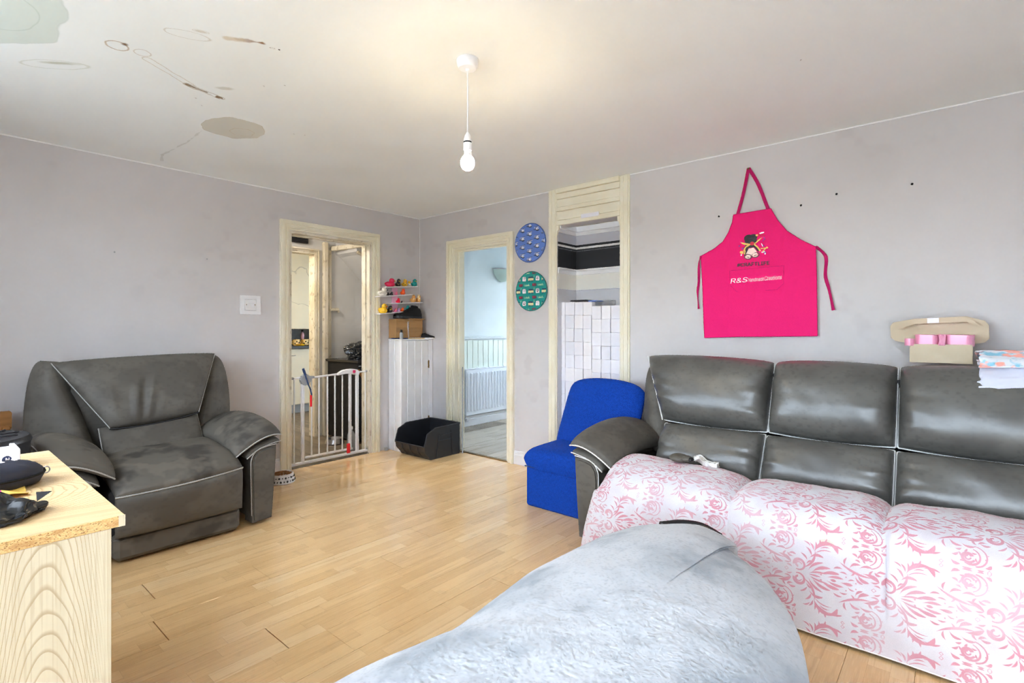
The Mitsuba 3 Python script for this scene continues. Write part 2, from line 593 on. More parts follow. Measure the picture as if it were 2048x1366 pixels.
def fleece_bump(p, n, uv):
    return fbm(p.x * 130, p.y * 130, p.z * 130, 3) * 0.004 + fbm(p.x * 25, p.y * 25, p.z * 25, 2) * 0.004


mat('m_fleece', fleece_col, 0.9, 0.15, bump=(fleece_bump, 1e-3), sheen=0.6)
mat('m_fleece_hem', srgb(206, 208, 216), 0.85, 0.15, sheen=0.5)


# damask print of the throw, in metres of cloth: u along the sofa, v down over the seat
PA, PB = 0.28, 0.30


def damask(p, n, uv):
    u, v = uv.x, uv.y
    a0 = u + 0.012 * (noise(u * 3, v * 3, 2.0) - 0.5)
    b = v - PB * dr.round(v / PB)
    b = dr.abs(b)
    cov = mi.Float(0)
    sol = 0.0011

    def put(d, s=1.0):
        nonlocal cov
        cov = dr.maximum(cov, (1 - sst(-sol, sol, d)) * s)

    def leaf(x0, y0, x1, y1, w, c=0.0, tip=0.0, peak=0.5):
        dx, dy = x1 - x0, y1 - y0
        L = math.hypot(dx, dy)
        dx, dy = dx / L, dy / L
        mx = (x0 + x1) / 2
        rx = a0 - mx
        rx = rx - PA * dr.round(rx / PA) + (mx - x0)
        ry = b - y0
        t = (rx * dx + ry * dy) / L
        s = -rx * dy + ry * dx
        tc = dr.clip(t, 0, 1)
        s = s - c * 4 * tc * (1 - tc)
        k = math.log(0.5) / math.log(peak)
        tt = dr.power(dr.maximum(tc, 1e-4), k)
        wd = w * 4 * tt * (1 - tt) + tip * tc
        d = dr.maximum(dr.abs(s) - wd, (dr.abs(t - 0.5) - 0.5) * L)
        put(d)

    def ring(x, y, r, a, bb, w0, w1):
        rx = a0 - x
        rx = rx - PA * dr.round(rx / PA)
        ry = b - y
        rr = dr.sqrt(rx * rx + ry * ry)
        an = dr.atan2(ry, rx)
        an = an - 2 * math.pi * dr.floor((an - a) / (2 * math.pi))
        t = (an - a) / (bb - a)
        w = 1.35 * (w0 + (w1 - w0) * dr.clip(t, 0, 1))
        put(dr.maximum(dr.abs(rr - r * (1 - 0.35 * dr.clip(t, 0, 1))) - w, (t - 1) * 0.05))

    def dot(x, y, r):
        rx = a0 - x
        rx = rx - PA * dr.round(rx / PA)
        put(dr.sqrt(rx * rx + dr.square(b - y)) - r)

    def diamond(x, y, r):
        rx = a0 - x
        rx = rx - PA * dr.round(rx / PA)
        d = dr.abs(rx) + dr.abs(b - y)
        put(dr.abs(d - r) - 0.0011)

    # volutes on each side of the axis
    ring(-0.085, 0.028, 0.022, -2.0, 3.4, 0.0016, 0.0052)
    ring(-0.086, 0.026, 0.011, 0.2, 4.6, 0.0012, 0.0030)
    diamond(-0.128, 0.0, 0.0065)
    # stem from the volute sweeping outwards and its foliage
    leaf(-0.068, 0.020, -0.030, 0.092, 0.0042, -0.012)
    leaf(-0.034, 0.085, 0.030, 0.128, 0.0072, 0.016, 0.001, 0.6)
    leaf(0.006, 0.124, 0.044, 0.100, 0.0066, 0.012, 0.0015, 0.65)
    leaf(-0.032, 0.080, 0.026, 0.100, 0.0022, 0.009)
    leaf(-0.050, 0.058, -0.004, 0.074, 0.0042, 0.010, 0.002, 0.65)
    leaf(-0.042, 0.070, -0.062, 0.098, 0.0036, -0.005)
    leaf(-0.056, 0.050, -0.080, 0.072, 0.0032, -0.004)
    leaf(-0.036, 0.092, -0.050, 0.118, 0.0034, -0.004)
    leaf(-0.030, 0.098, -0.030, 0.126, 0.0030, -0.003)
    leaf(-0.058, 0.036, -0.036, 0.052, 0.0030, 0.004)
    leaf(0.010, 0.118, 0.058, 0.118, 0.0030, 0.006, 0.001, 0.6)
    leaf(-0.014, 0.104, 0.018, 0.112, 0.0024, 0.004)
    leaf(-0.046, 0.104, -0.070, 0.118, 0.0028, -0.004)
    leaf(-0.020, 0.112, -0.016, 0.136, 0.0030, -0.003)
    leaf(-0.004, 0.126, 0.006, 0.144, 0.0030, -0.003)
    leaf(-0.104, 0.052, -0.126, 0.060, 0.0034, 0.004, 0.001, 0.6)
    leaf(-0.112, 0.030, -0.136, 0.026, 0.0030, 0.003)
    # palmette on the axis
    leaf(-0.050, 0.0, -0.010, 0.0, 0.0034)
    leaf(-0.048, 0.006, 0.012, 0.016, 0.0034, 0.004)
    leaf(-0.040, 0.010, 0.020, 0.040, 0.0052, 0.008, 0.001, 0.62)
    leaf(-0.020, 0.006, 0.048, 0.028, 0.0056, 0.006, 0.001, 0.7)
    leaf(-0.052, 0.014, -0.004, 0.054, 0.0040, 0.008, 0.001, 0.6)
    leaf(0.010, 0.006, 0.062, 0.014, 0.0048, 0.004, 0.0, 0.6)
    leaf(0.020, 0.0, 0.040, 0.0, 0.0050)
    leaf(0.052, 0.0, 0.090, 0.0, 0.0048, 0.0, 0.001, 0.65)
    leaf(0.030, 0.044, 0.058, 0.050, 0.0036, 0.004)
    leaf(0.050, 0.036, 0.074, 0.034, 0.0030, 0.003)
    leaf(0.076, 0.012, 0.096, 0.018, 0.0026, 0.003)
    dot(0.100, 0.010, 0.0022)
    dot(0.070, 0.024, 0.0024)
    dot(-0.010, 0.010, 0.0030)
    # long branch between the motifs
    leaf(0.048, 0.074, 0.150, 0.040, 0.0044, -0.010)
    leaf(0.080, 0.058, 0.112, 0.078, 0.0040, 0.008, 0.001, 0.65)
    leaf(0.104, 0.046, 0.138, 0.020, 0.0056, -0.008, 0.001, 0.65)
    leaf(0.120, 0.050, 0.168, 0.030, 0.0060, 0.006, 0.001, 0.6)
    leaf(0.066, 0.066, 0.072, 0.094, 0.0034, 0.005)
    leaf(0.092, 0.054, 0.084, 0.034, 0.0030, 0.005)
    leaf(0.140, 0.044, 0.150, 0.066, 0.0034, 0.004)
    leaf(0.110, 0.066, 0.146, 0.074, 0.0036, 0.006, 0.001, 0.65)
    leaf(0.098, 0.036, 0.120, 0.012, 0.0034, -0.005, 0.001, 0.65)
    leaf(0.152, 0.016, 0.172, 0.010, 0.0030, 0.003)
    leaf(0.156, 0.056, 0.184, 0.062, 0.0036, 0.005, 0.001, 0.65)
    # rose in its crescent
    ring(0.142, 0.112, 0.040, -1.5, 1.4, 0.0012, 0.0022)
    leaf(0.096, 0.092, 0.112, 0.086, 0.0034, 0.003)
    leaf(0.112, 0.146, 0.140, 0.146, 0.0036, 0.002)
    leaf(0.150, 0.146, 0.168, 0.146, 0.0030, 0.002)
    ring(0.132, 0.112, 0.030, -1.3, 2.2, 0.0010, 0.0036)
    ring(0.128, 0.112, 0.017, 0.4, 5.9, 0.0024, 0.0040)
    ring(0.127, 0.112, 0.008, 0.0, 5.0, 0.0016, 0.0026)
    for k in range(6):
        t = 1.0 + k * 1.05
        leaf(0.128 + 0.019 * math.cos(t), 0.112 + 0.019 * math.sin(t), 0.128 + 0.027 * math.cos(t + 0.5), 0.112 + 0.027 * math.sin(t + 0.5), 0.0030, 0.002)
    leaf(0.084, 0.128, 0.108, 0.140, 0.0046, 0.005, 0.001, 0.6)
    leaf(0.086, 0.112, 0.104, 0.102, 0.0040, 0.004)
    leaf(0.166, 0.136, 0.186, 0.128, 0.0044, 0.004, 0.001, 0.7)
    diamond(0.180, 0.148, 0.0055)
    dot(0.172, 0.112, 0.0024)
    dot(0.178, 0.098, 0.0018)
    diamond(0.060, 0.143, 0.0055)
    worn = 0.55 + 0.35 * sst(0.3, 0.6, fbm(u * 7, v * 7, 5.0, 3))
    thread = 0.9 + 0.1 * noise(u * 900, v * 900, 1.0)
    ground = mix(srgb(211, 208, 213), srgb(202, 195, 200), sst(0.4, 0.75, fbm(u * 9, v * 9, 3.0, 3)))
    stain = 1 - sst(0.6, 1.1, dr.sqrt(dr.square((u - 1.12) / 0.03) + dr.square((v - 0.47) / 0.015)) + 0.6 * (fbm(u * 30, v * 30, 1.0, 2) - 0.5))
    ground = mix(ground, srgb(192, 176, 146), stain * 0.6)
    return mix(ground, srgb(194, 126, 140), cov * worn) * thread


mat('m_throw', damask, 0.85, 0.15, sheen=0.2)


def grain_col(base, dark, px, pz, sx, sz):
    """cathedral grain: nested arches on the face spanned by the two chosen axes"""
    def f(p, n, uv):
        a, z = px(p), pz(p)
        w = fbm(a * 14, z * 5.0, 3.0, 3) - 0.5
        w2 = fbm(a * 3 + 7, z * 1.1, 9.0, 2) - 0.5
        h = z * sz - dr.square(a * sx) * 1.0 + w * 1.5 + w2 * 2.4
        s = h - dr.floor(h)
        line = sst(0.66, 0.94, s) * (1 - sst(0.94, 1.0, s))
        side = sst(2.4, 3.6, dr.abs(a * sx))
        fine = noise(a * 420, z * 7, 2.0)
        st = fbm(a * 60 + w2 * 4, z * 0.8, 5.0, 3)
        c = mix(base, dark, line * 0.75 * (1 - 0.85 * side))
        c = mix(c, dark, sst(0.45, 0.8, st) * 0.40 * (0.35 + 0.65 * side))
        return mix(c, dark, sst(0.55, 0.9, fine) * 0.30)
    return f


OAK_L, OAK_D = srgb(208, 195, 166), srgb(172, 148, 108)
mat('m_desk_panel', grain_col(OAK_L, OAK_D, lambda p: p.x + 3.255, lambda p: -p.z + p.y * 0.6, 34.0, 21.0), 0.45, 0.4)
mat('m_desk_top', grain_col(srgb(208, 180, 136), srgb(172, 138, 92), lambda p: p.y + 2.42 + 0.25 * (p.x + 3.2), lambda p: -p.x * 1.4 + 0.3 * p.y, 14.0, 34.0), 0.35, 0.45)


def chip_col(p, n, uv):
    f, s, r = mikit.voronoi(p.x * 420 + p.y * 130, p.z * 700 + p.y * 60)
    c = mix(srgb(222, 190, 134), srgb(196, 152, 92), r)
    c = mix(c, srgb(120, 78, 38), sst(0.90, 0.95, r) * 0.75)
    g = fbm(p.x * 30, p.y * 30, p.z * 60, 3)
    return mix(c, srgb(168, 112, 58), sst(0.55, 0.72, g) * 0.5)


mat('m_chipboard', chip_col, 0.8, 0.2)


def card_col(p, n, uv):
    a = fbm(p.x * 6, p.y * 6, p.z * 6, 3)
    b = noise(p.x * 300, p.y * 300, p.z * 60)
    return mix(mix(srgb(170, 132, 88), srgb(152, 114, 72), a), srgb(140, 104, 64), b * 0.2)


mat('m_card', card_col, 0.75, 0.25)


def kraft_col(p, n, uv):
    a = fbm(p.x * 12, p.y * 12, p.z * 12, 3)
    return mix(srgb(200, 186, 162), srgb(186, 168, 140), a)


mat('m_kraft', kraft_col, 0.75, 0.25)
mat('m_tape', srgb(146, 108, 62), 0.25, 0.6)
mat('m_clear_tape', srgb(196, 190, 196), 0.2, 0.6)
mat('m_ribbon', srgb(244, 164, 196), 0.3, 0.5)
mat('m_paper', srgb(234, 233, 240), 0.55, 0.35)
mat('m_paper_b', srgb(228, 228, 236), 0.55, 0.35)
mat('m_paper_c', srgb(238, 236, 240), 0.55, 0.35)


def apron_col(p, n, uv):
    w = noise(p.y * 700, p.z * 700, 1.0)
    return mix(srgb(232, 30, 112), srgb(220, 22, 102), w)


mat('m_apron', apron_col, 0.75, 0.2, sheen=0.3)
mat('m_apron_dark', srgb(178, 26, 92), 0.7, 0.2)
mat('m_print_black', srgb(34, 24, 30), 0.6)
mat('m_print_skin', srgb(246, 214, 204), 0.6)
mat('m_print_gold', srgb(226, 182, 96), 0.6)
mat('m_print_red', srgb(200, 30, 60), 0.6)
mat('m_print_purple', srgb(128, 50, 140), 0.6)
mat('m_print_white', srgb(246, 240, 244), 0.6)
mat('m_print_navy', srgb(34, 44, 78), 0.55)
mat('m_print_cream', srgb(226, 214, 168), 0.55)
mat('m_print_leaf', srgb(120, 176, 150), 0.55)
mat('m_print_maroon', srgb(92, 44, 60), 0.55)
mat('m_plate_blue', srgb(92, 124, 196), 0.3)
mat('m_plate_teal', srgb(8, 126, 118), 0.3)
mat('m_plate_rim_blue', srgb(62, 86, 148), 0.35)
mat('m_plate_rim_teal', srgb(20, 92, 92), 0.35)


def tiedye(p, n, uv):
    a = fbm(p.x * 26, p.y * 26, p.z * 26, 4)
    b = fbm(p.x * 24 + 9, p.y * 24, p.z * 24, 4)
    c = mix(srgb(226, 232, 242), srgb(140, 196, 220), sst(0.46, 0.60, a))
    return mix(c, srgb(238, 172, 160), sst(0.54, 0.66, b))


mat('m_tiedye', tiedye, 0.85, 0.15, sheen=0.3)
mat('m_cuff', srgb(202, 206, 222), 0.85, 0.15)


def paint(name, c, rough=0.35, **kw):
    return mat('m_' + name, srgb(*c), rough, **kw)


for nm, c in dict(duck_red=(196, 30, 70), duck_gold=(206, 160, 40), duck_black=(28, 26, 28), duck_white=(232, 226, 216), duck_orange=(232, 88, 30), duck_teal=(16, 128, 124),
                  duck_yellow=(246, 196, 40), duck_pink=(240, 120, 160), duck_lilac=(196, 160, 216), duck_cream=(240, 216, 160), duck_scarlet=(232, 30, 62), duck_tan=(206, 150, 80), bill=(240, 150, 40), eye=(20, 20, 22)).items():
    paint(nm, c)
mat('m_pink_strip', srgb(238, 190, 218), 0.2)
mat('m_kibble', srgb(128, 82, 40), 0.8)
mat('m_red', srgb(214, 30, 40), 0.4)
mat('m_red_button', srgb(206, 40, 96), 0.4)
mat('m_navy', srgb(36, 56, 96), 0.5)
mat('m_green', srgb(70, 150, 84), 0.5)
mat('m_magenta', srgb(222, 30, 130), 0.4)
mat('m_foil', srgb(226, 190, 96), 0.35)


def bag_col(p, n, uv):
    return mix(srgb(30, 33, 36), srgb(20, 22, 25), fbm(p.x * 20, p.y * 20, p.z * 20, 2))


mat('m_black_bag', bag_col, 0.28, 0.6)
mat('m_pouch', srgb(30, 32, 44), 0.5, 0.4)
mat('m_brown_wood', lambda p, n, uv: mix(srgb(158, 108, 56), srgb(120, 78, 36), fbm(p.x * 4, p.y * 30, p.z * 60, 3)), 0.4)
mat('m_rubber_white', srgb(228, 228, 226), 0.5)


def alcove_col(p, n, uv):
    z = p.z
    c = mix(srgb(188, 188, 196), srgb(36, 37, 40), sst(1.860, 1.861, z) * (1 - sst(1.879, 1.880, z)))
    c = mix(c, srgb(226, 226, 226), sst(1.843, 1.844, z) * (1 - sst(1.860, 1.861, z)))
    c = mix(c, srgb(38, 39, 42), sst(1.668, 1.669, z) * (1 - sst(1.843, 1.844, z)))
    c = mix(c, srgb(120, 120, 124), sst(1.826, 1.8265, z) * (1 - sst(1.829, 1.8295, z)))
    c = mix(c, srgb(226, 224, 216), sst(1.496, 1.497, z) * (1 - sst(1.668, 1.669, z)))
    c = mix(c, srgb(196, 196, 200), 1 - sst(1.489, 1.490, z))
    return c


mat('m_alcove', alcove_col, 0.6, 0.3)


def anaglypta(p, n, uv):
    return fbm(p.x * 38, p.y * 38, p.z * 30, 2) * 0.006


mat('m_hall_paper', lambda p, n, uv: mix(srgb(208, 208, 208), srgb(188, 186, 182), fbm(p.x * 3, p.y * 3, p.z * 3, 3)), 0.7, 0.25, bump=(anaglypta, 2e-3))
mat('m_hall_ceiling', srgb(150, 142, 128), 0.8)
mat('m_hall_white', lambda p, n, uv: mix(srgb(220, 226, 228), srgb(206, 214, 216), fbm(p.x * 4, p.y * 4, p.z * 4, 3)), 0.6, 0.3)
mat('m_hall_panel', srgb(214, 222, 212), 0.45)
mat('m_radiator', srgb(236, 240, 248), 0.3)


def marble(p, n, uv):
    w = fbm(p.x * 3, p.z * 3, 1.0, 4)
    s = dr.abs(w - 0.5 + 0.25 * dr.sin(p.x * 5 + p.z * 6))
    return mix(srgb(176, 164, 138), srgb(240, 228, 198), sst(0.0, 0.028, s) * 0.55 + 0.45)


mat('m_marble', marble, 0.3)
mat('m_kitchen_cream', srgb(232, 222, 198), 0.35)
mat('m_worktop', srgb(28, 24, 20), 0.3)
scene['m_frosted'] = {'type': 'twosided', 'bsdf': {'type': 'principled', 'base_color': rgb(srgb(196, 214, 206)), 'roughness': 0.35, 'specular': 0.5}}

# ------------------------------------------------------------------ the room shell
XB, YF, CH, WT = -3.85, -5.3, 2.3, 0.12      # back wall (with the garden door), front wall, ceiling height, wall thickness
D1 = (-1.374, -0.584, 1.985)                 # doorway in wall_left: x0, x1, head
D2 = (-1.202, -0.505, 1.942)                 # doorway in wall_right: y0, y1, head
AL = (-2.306, -1.735, 2.006)                 # alcove in wall_right
GD = (-4.95, -3.35, 0.03, 2.10)              # glazed garden door in wall_back: y0, y1, z0, z1
WN = (-2.85, -0.95, 0.86, 2.16)              # window in wall_back


def wall_poly(u0, u1, holes):
    return sbox(u0, 0, u1, CH).difference(unary_union([sbox(*h) for h in holes]))


wl = extr(wall_poly(XB - 0.25, 0.0 + WT, [(D1[0], -1, D1[1], D1[2])]), WT)
V = np.array(wl.vertices)
struct('wall_left', fix(tm(np.stack([V[:, 0], V[:, 2], V[:, 1]], 1), wl.faces)), 'm_wall')
wr_ = extr(wall_poly(YF, 0.0, [(D2[0], -1, D2[1], D2[2]), (AL[0], -1, AL[1], AL[2])]), WT)
V = np.array(wr_.vertices)
struct('wall_right', fix(tm(np.stack([V[:, 2], V[:, 0], V[:, 1]], 1), wr_.faces)), 'm_wall')
wb = extr(wall_poly(YF, 0.0, [(GD[0], GD[2], GD[1], GD[3]), (WN[0], WN[2], WN[1], WN[3])]), 0.25)
V = np.array(wb.vertices)
struct('wall_back', fix(tm(np.stack([XB - V[:, 2], V[:, 0], V[:, 1]], 1), wb.faces)), 'm_wall')
struct('wall_front', bx((XB - 0.25, YF - 0.15, 0), (WT, YF, CH)), 'm_wall')
struct('ceiling', bx((XB - 0.25, YF - 0.15, CH), (0, 0, CH + 0.12)), 'm_ceiling')
# bead of white paint where walls and ceiling meet, and in the corner
struct('trim_1', cat(bx((XB, -0.006, CH - 0.007), (0, 0, CH)), bx((-0.006, YF, CH - 0.007), (0, AL[0] - 0.08, CH)), bx((-0.006, AL[1] + 0.082, CH - 0.007), (0, 0, CH)),
                      bx((-0.004, -0.004, 1.09), (0, 0, CH))), 'm_white_line')

# laminate: boards with their own edges, short joints staggered
fl = sgroup('floor', 'pale oak laminate floor of long boards')
add('subfloor', bx((XB - 0.25, YF - 0.15, -0.10), (WT, 0.0, -0.009)), 'm_underlay', fl)
known = {0: -2.74, 1: -2.33, 2: -2.80, 3: -1.86, 4: -2.53, -1: -1.95}
lam_ends = {}
for r in range(-7, 21):
    y1 = -1.36 - ROW * r
    y0 = y1 - ROW
    if y0 > -0.001 or y1 < YF:
        continue
    y0c, y1c = max(y0, YF), min(y1, 0.0)
    x_ref = known.get(r, -2.6 + 1.28 * float(rng.random()))
    xs = [x_ref + 1.28 * k for k in range(-4, 5)]
    xs = [XB] + [x for x in xs if XB + 0.06 < x < -0.06] + [0.0]
    for a, b in zip(xs[:-1], xs[1:]):
        g = 0.0030 if (r, round(a, 2)) in ((4, -2.53), (0, -2.74), (2, -2.80)) else 0.0004
        dz = float(rng.uniform(-0.0004, 0.0004))
        add('plank', bx((a + g, y0c + 0.0005, -0.009), (b - 0.0004, y1c - 0.0005, dz), 0.0007), 'm_laminate', fl)

# door casings: stepped profile, mitred
def casing(u0, u1, head, w, place, left=True, right=True, name='trim', m='m_cream'):
    def U(a, b):
        """band between offsets a and b from the opening"""
        o = sbox(u0 - b, -0.0, u1 + b, head + b)
        i = sbox(u0 - a, -1.0, u1 + a, head + a)
        return o.difference(i)
    lay = [(0.004, w * 0.26, 0.009), (w * 0.24, w * 0.36, 0.020), (w * 0.36, w * 0.60, 0.011), (w * 0.60, w, 0.025), (w * 0.70, w * 0.90, 0.028)]
    return place(cat([extr(U(a, b), h) for a, b, h in lay]))


struct('trim_2', casing(D1[0], D1[1], D1[2], 0.083, on_left), 'm_cream', label='cream stepped architrave round the gated doorway')
struct('trim_3', casing(D2[0], D2[1], D2[2], 0.076, on_right), 'm_cream', label='cream stepped architrave round the hall doorway')
# door linings with a stop bead
struct('trim_4', cat(bx((D1[0] - 0.004, 0.0, 0), (D1[0] + 0.018, WT + 0.01, D1[2])), bx((D1[1] - 0.018, 0.0, 0), (D1[1] + 0.004, WT + 0.01, D1[2])), bx((D1[0], 0.0, D1[2] - 0.018), (D1[1], WT + 0.01, D1[2] + 0.004)),
                      bx((D1[0] + 0.018, 0.055, 0), (D1[0] + 0.030, 0.09, D1[2] - 0.018)), bx((D1[1] - 0.030, 0.055, 0), (D1[1] - 0.018, 0.09, D1[2] - 0.018)), bx((D1[0] + 0.018, 0.055, D1[2] - 0.030), (D1[1] - 0.018, 0.09, D1[2] - 0.018))), 'm_dirty_cream')
struct('trim_5', cat(bx((0.0, D2[0] - 0.004, 0), (WT + 0.01, D2[0] + 0.016, D2[2])), bx((0.0, D2[1] - 0.016, 0), (WT + 0.01, D2[1] + 0.004, D2[2])), bx((0.0, D2[0], D2[2] - 0.016), (WT + 0.01, D2[1], D2[2] + 0.004)),
                      bx((0.05, D2[1] - 0.028, 0), (0.09, D2[1] - 0.016, D2[2] - 0.016)), bx((0.05, D2[0] + 0.016, D2[2] - 0.028), (0.09, D2[1] - 0.016, D2[2] - 0.016))), 'm_cream')


def skirting(name, a, b, axis, h=0.115):
    """stepped skirting against wall_left (axis 0) or wall_right (axis 1)"""
    def B(z0, z1, t):
        return bx((a, -t, z0), (b, 0, z1), 0.002) if axis == 0 else bx((-t, a, z0), (0, b, z1), 0.002)
    struct(name, cat(B(0, h * 0.72, 0.016), B(h * 0.72, h * 0.86, 0.012), B(h * 0.86, h, 0.007)), 'm_white_gloss')


skirting('baseboard_left', XB, D1[0] - 0.083, 0)
skirting('baseboard_right', AL[1] + 0.082, D2[0] - 0.077, 1)
skirting('baseboard_right', YF, AL[0] - 0.08, 1)

# alcove: pilaster mouldings up to the ceiling, boarded header, papered recess with rails
def pil(y0, y1):
    s = y1 - y0
    return cat(bx((-0.012, y0, 0), (0, y1, CH), 0.002), bx((-0.022, y0 + 0.12 * s, 0), (-0.01, y0 + 0.45 * s, CH), 0.004), bx((-0.018, y0 + 0.58 * s, 0), (-0.01, y0 + 0.90 * s, CH), 0.004))


struct('trim_6', pil(AL[1], AL[1] + 0.081), 'm_cream', label='cream moulded pilaster left of the carton alcove')
struct('trim_7', pil(AL[0] - 0.079, AL[0]), 'm_cream', label='cream moulded pilaster right of the carton alcove')
hd = sgroup('trim_8', 'cream boarded header over the carton alcove')
for z0, z1, t in ((2.262, 2.3, 0.030), (2.215, 2.262, 0.014), (2.150, 2.215, 0.010), (2.118, 2.150, 0.020), (2.045, 2.118, 0.010), (2.006, 2.045, 0.016)):
    add('panel', bx((-t, AL[0], z0 + 0.001), (0.02, AL[1], z1 - 0.001), 0.0025), 'm_cream', hd)
for s, y in ((1, AL[1]), (-1, AL[0])):
    add('bracket', on_right(extr(Polygon([(y, 2.006), (y - s * 0.020, 2.006), (y - s * 0.020, 1.975), (y - s * 0.008, 1.962), (y, 1.93)]), 0.016), 0.004), 'm_cream', hd)
AX, AY0, AY1 = 0.268, -2.306, -1.735
struct('wall_alcove', cat(bx((AX, AY0 - 0.05, 0), (AX + 0.08, AY1 + 0.05, CH)), bx((0.004, AY1 - 0.003, 0), (AX, AY1 + 0.05, CH)), bx((0.004, AY0 - 0.05, 0), (AX, AY0 + 0.003, CH))), 'm_alcove')
struct('trim_9', cat([cat(bx((AX - t, AY0, z0), (AX, AY1, z1), 0.002), bx((0.006, AY1 - t, z0), (AX, AY1, z1), 0.002)) for z0, z1, t in ((1.655, 1.672, 0.016), (1.624, 1.655, 0.009), (1.496, 1.500, 0.004), (1.955, 1.985, 0.012), (1.985, 2.03, 0.03))]), 'm_white_gloss')
for i in range(4):
    struct('ceiling_alcove', bx((0.01 + 0.075 * i, AY0, 2.030 + 0.002 * (i % 2)), (0.078 + 0.075 * i, AY1, 2.05), 0.004), 'm_cream')
struct('floor_alcove', bx((WT, AY0, -0.05), (AX, AY1, 0.0)), 'm_hall_floor')

# garden door and window in wall_back: white frames with panes
def glazing(name, y0, y1, z0, z1, mull, label):
    k = sgroup(name, label)
    x0, x1 = XB - 0.17, XB - 0.10
    w = 0.06
    add('frame', cat(bx((x0, y0, z0), (x1, y1, z0 + w), 0.004), bx((x0, y0, z1 - w), (x1, y1, z1), 0.004), bx((x0, y0, z0 + w), (x1, y0 + w, z1 - w), 0.004), bx((x0, y1 - w, z0 + w), (x1, y1, z1 - w), 0.004)), 'm_upvc', k)
    ys = [y0 + w] + mull + [y1 - w]
    for m_ in mull:
        add('mullion', bx((x0, m_ - 0.035, z0 + w), (x1, m_ + 0.035, z1 - w), 0.004), 'm_upvc', k)
    for a, b in zip(ys[:-1], ys[1:]):
        xm = (x0 + x1) / 2
        add('pane', tm([(xm, a, z0 + w), (xm, b, z0 + w), (xm, b, z1 - w), (xm, a, z1 - w)], [(0, 1, 2), (0, 2, 3)]), 'm_pane', k)


glazing('door_1', GD[0], GD[1], GD[2], GD[3], [(GD[0] + GD[1]) / 2], 'white glazed garden door behind the camera')
glazing('window_1', WN[0], WN[1], WN[2], WN[3], [-1.9, -1.15], 'white framed window over the desk')

# ------------------------------------------------------------------ lobby and kitchen behind the gated doorway
LY = 1.10
struct('floor_lobby', bx((-2.0, 0.0, -0.05), (1.4, 3.45, 0.0)), 'm_lobby_floor')
struct('ceiling_lobby', bx((-2.0, WT, CH), (1.4, 3.45, CH + 0.1)), 'm_hall_ceiling')
kd = (-0.98, -0.553, 1.988)
lw = extr(sbox(-2.0, 0, 0.14, CH).difference(sbox(kd[0], -1, kd[1], kd[2])), 0.10)
V = np.array(lw.vertices)
struct('wall_lobby', fix(tm(np.stack([V[:, 0], LY + V[:, 2], V[:, 1]], 1), lw.faces)), 'm_hall_paper')
struct('wall_lobby_right', bx((0.06, WT, 0), (0.12, LY, CH)), 'm_hall_paper')
struct('wall_lobby_left', bx((-1.75, WT, 0), (-1.68, LY, CH)), 'm_hall_paper')
kt = casing(kd[0], kd[1], kd[2], 0.045, lambda m: on_left(m, LY))
struct('trim_10', cat(kt, bx((kd[1] - 0.004, LY - 0.01, 0), (kd[1] + 0.02, LY + 0.11, kd[2])), bx((kd[0] - 0.02, LY - 0.01, 0), (kd[0] + 0.004, LY + 0.11, kd[2])), bx((kd[0], LY - 0.01, kd[2] - 0.01), (kd[1], LY + 0.11, kd[2] + 0.02)),
                       bx((kd[1] + 0.088, LY - 0.05, 0), (kd[1] + 0.135, LY, 2.12), 0.003), bx((kd[1] + 0.15, LY - 0.02, 0), (kd[1] + 0.19, LY, 2.04), 0.003)), 'm_dirty_cream', label='grubby cream kitchen door frame seen through the gate')
# underside of the stairs with its strings and battens
sf = extr(Polygon([(-0.30, 2.0), (-0.24, 1.975), (0.06, 1.69), (0.06, CH), (-0.30, CH)]), 0.42)
V = np.array(sf.vertices)
struct('ceiling_stairs', fix(tm(np.stack([V[:, 0], LY - 0.42 + V[:, 2], V[:, 1]], 1), sf.faces)), 'm_hall_paper')
struct('trim_11', cat(tube([(-0.30, LY - 0.43, 1.99), (-0.24, LY - 0.435, 1.965), (0.055, LY - 0.43, 1.685)], 0.018, 6), bxr((-0.12, 0.55, 2.10), (0.07, 0.9, 0.06), c=0.004), bxr((-0.30, 0.72, 2.06), (0.05, 0.74, 0.05), 0.12, 0.004)), 'm_dirty_cream')
v_ = thing('vent_cover', 'black square vent cover over the kitchen doorway', 'vent')
add('cover', bx((-0.84, LY - 0.035, 2.082), (-0.640, LY, 2.195), 0.004), 'm_black_matt', v_)
for i in range(6):
    add('slat', bxr((-0.74, LY - 0.037, 2.096 + 0.017 * i), (0.18, 0.008, 0.007), rx=0.5), 'm_black_plastic', v_)
solo('cable_trunking', cat(bx((-0.395, LY - 0.028, 1.385), (-0.365, LY, 2.0), 0.003), bx((-0.395, LY - 0.034, 1.370), (-0.275, LY, 1.400), 0.003), bx((-0.285, LY - 0.034, 1.352), (-0.270, LY - 0.01, 1.372), 0.002)), 'm_dirty_cream', 'beige cable trunking running down the lobby wall', 'trunking')
solo('door_bolt_keep', bx((-0.437, LY - 0.026, 1.17), (-0.423, LY - 0.019, 1.245), 0.002), 'm_black_matt', 'small dark strike plate on the lobby door post', 'strike plate')
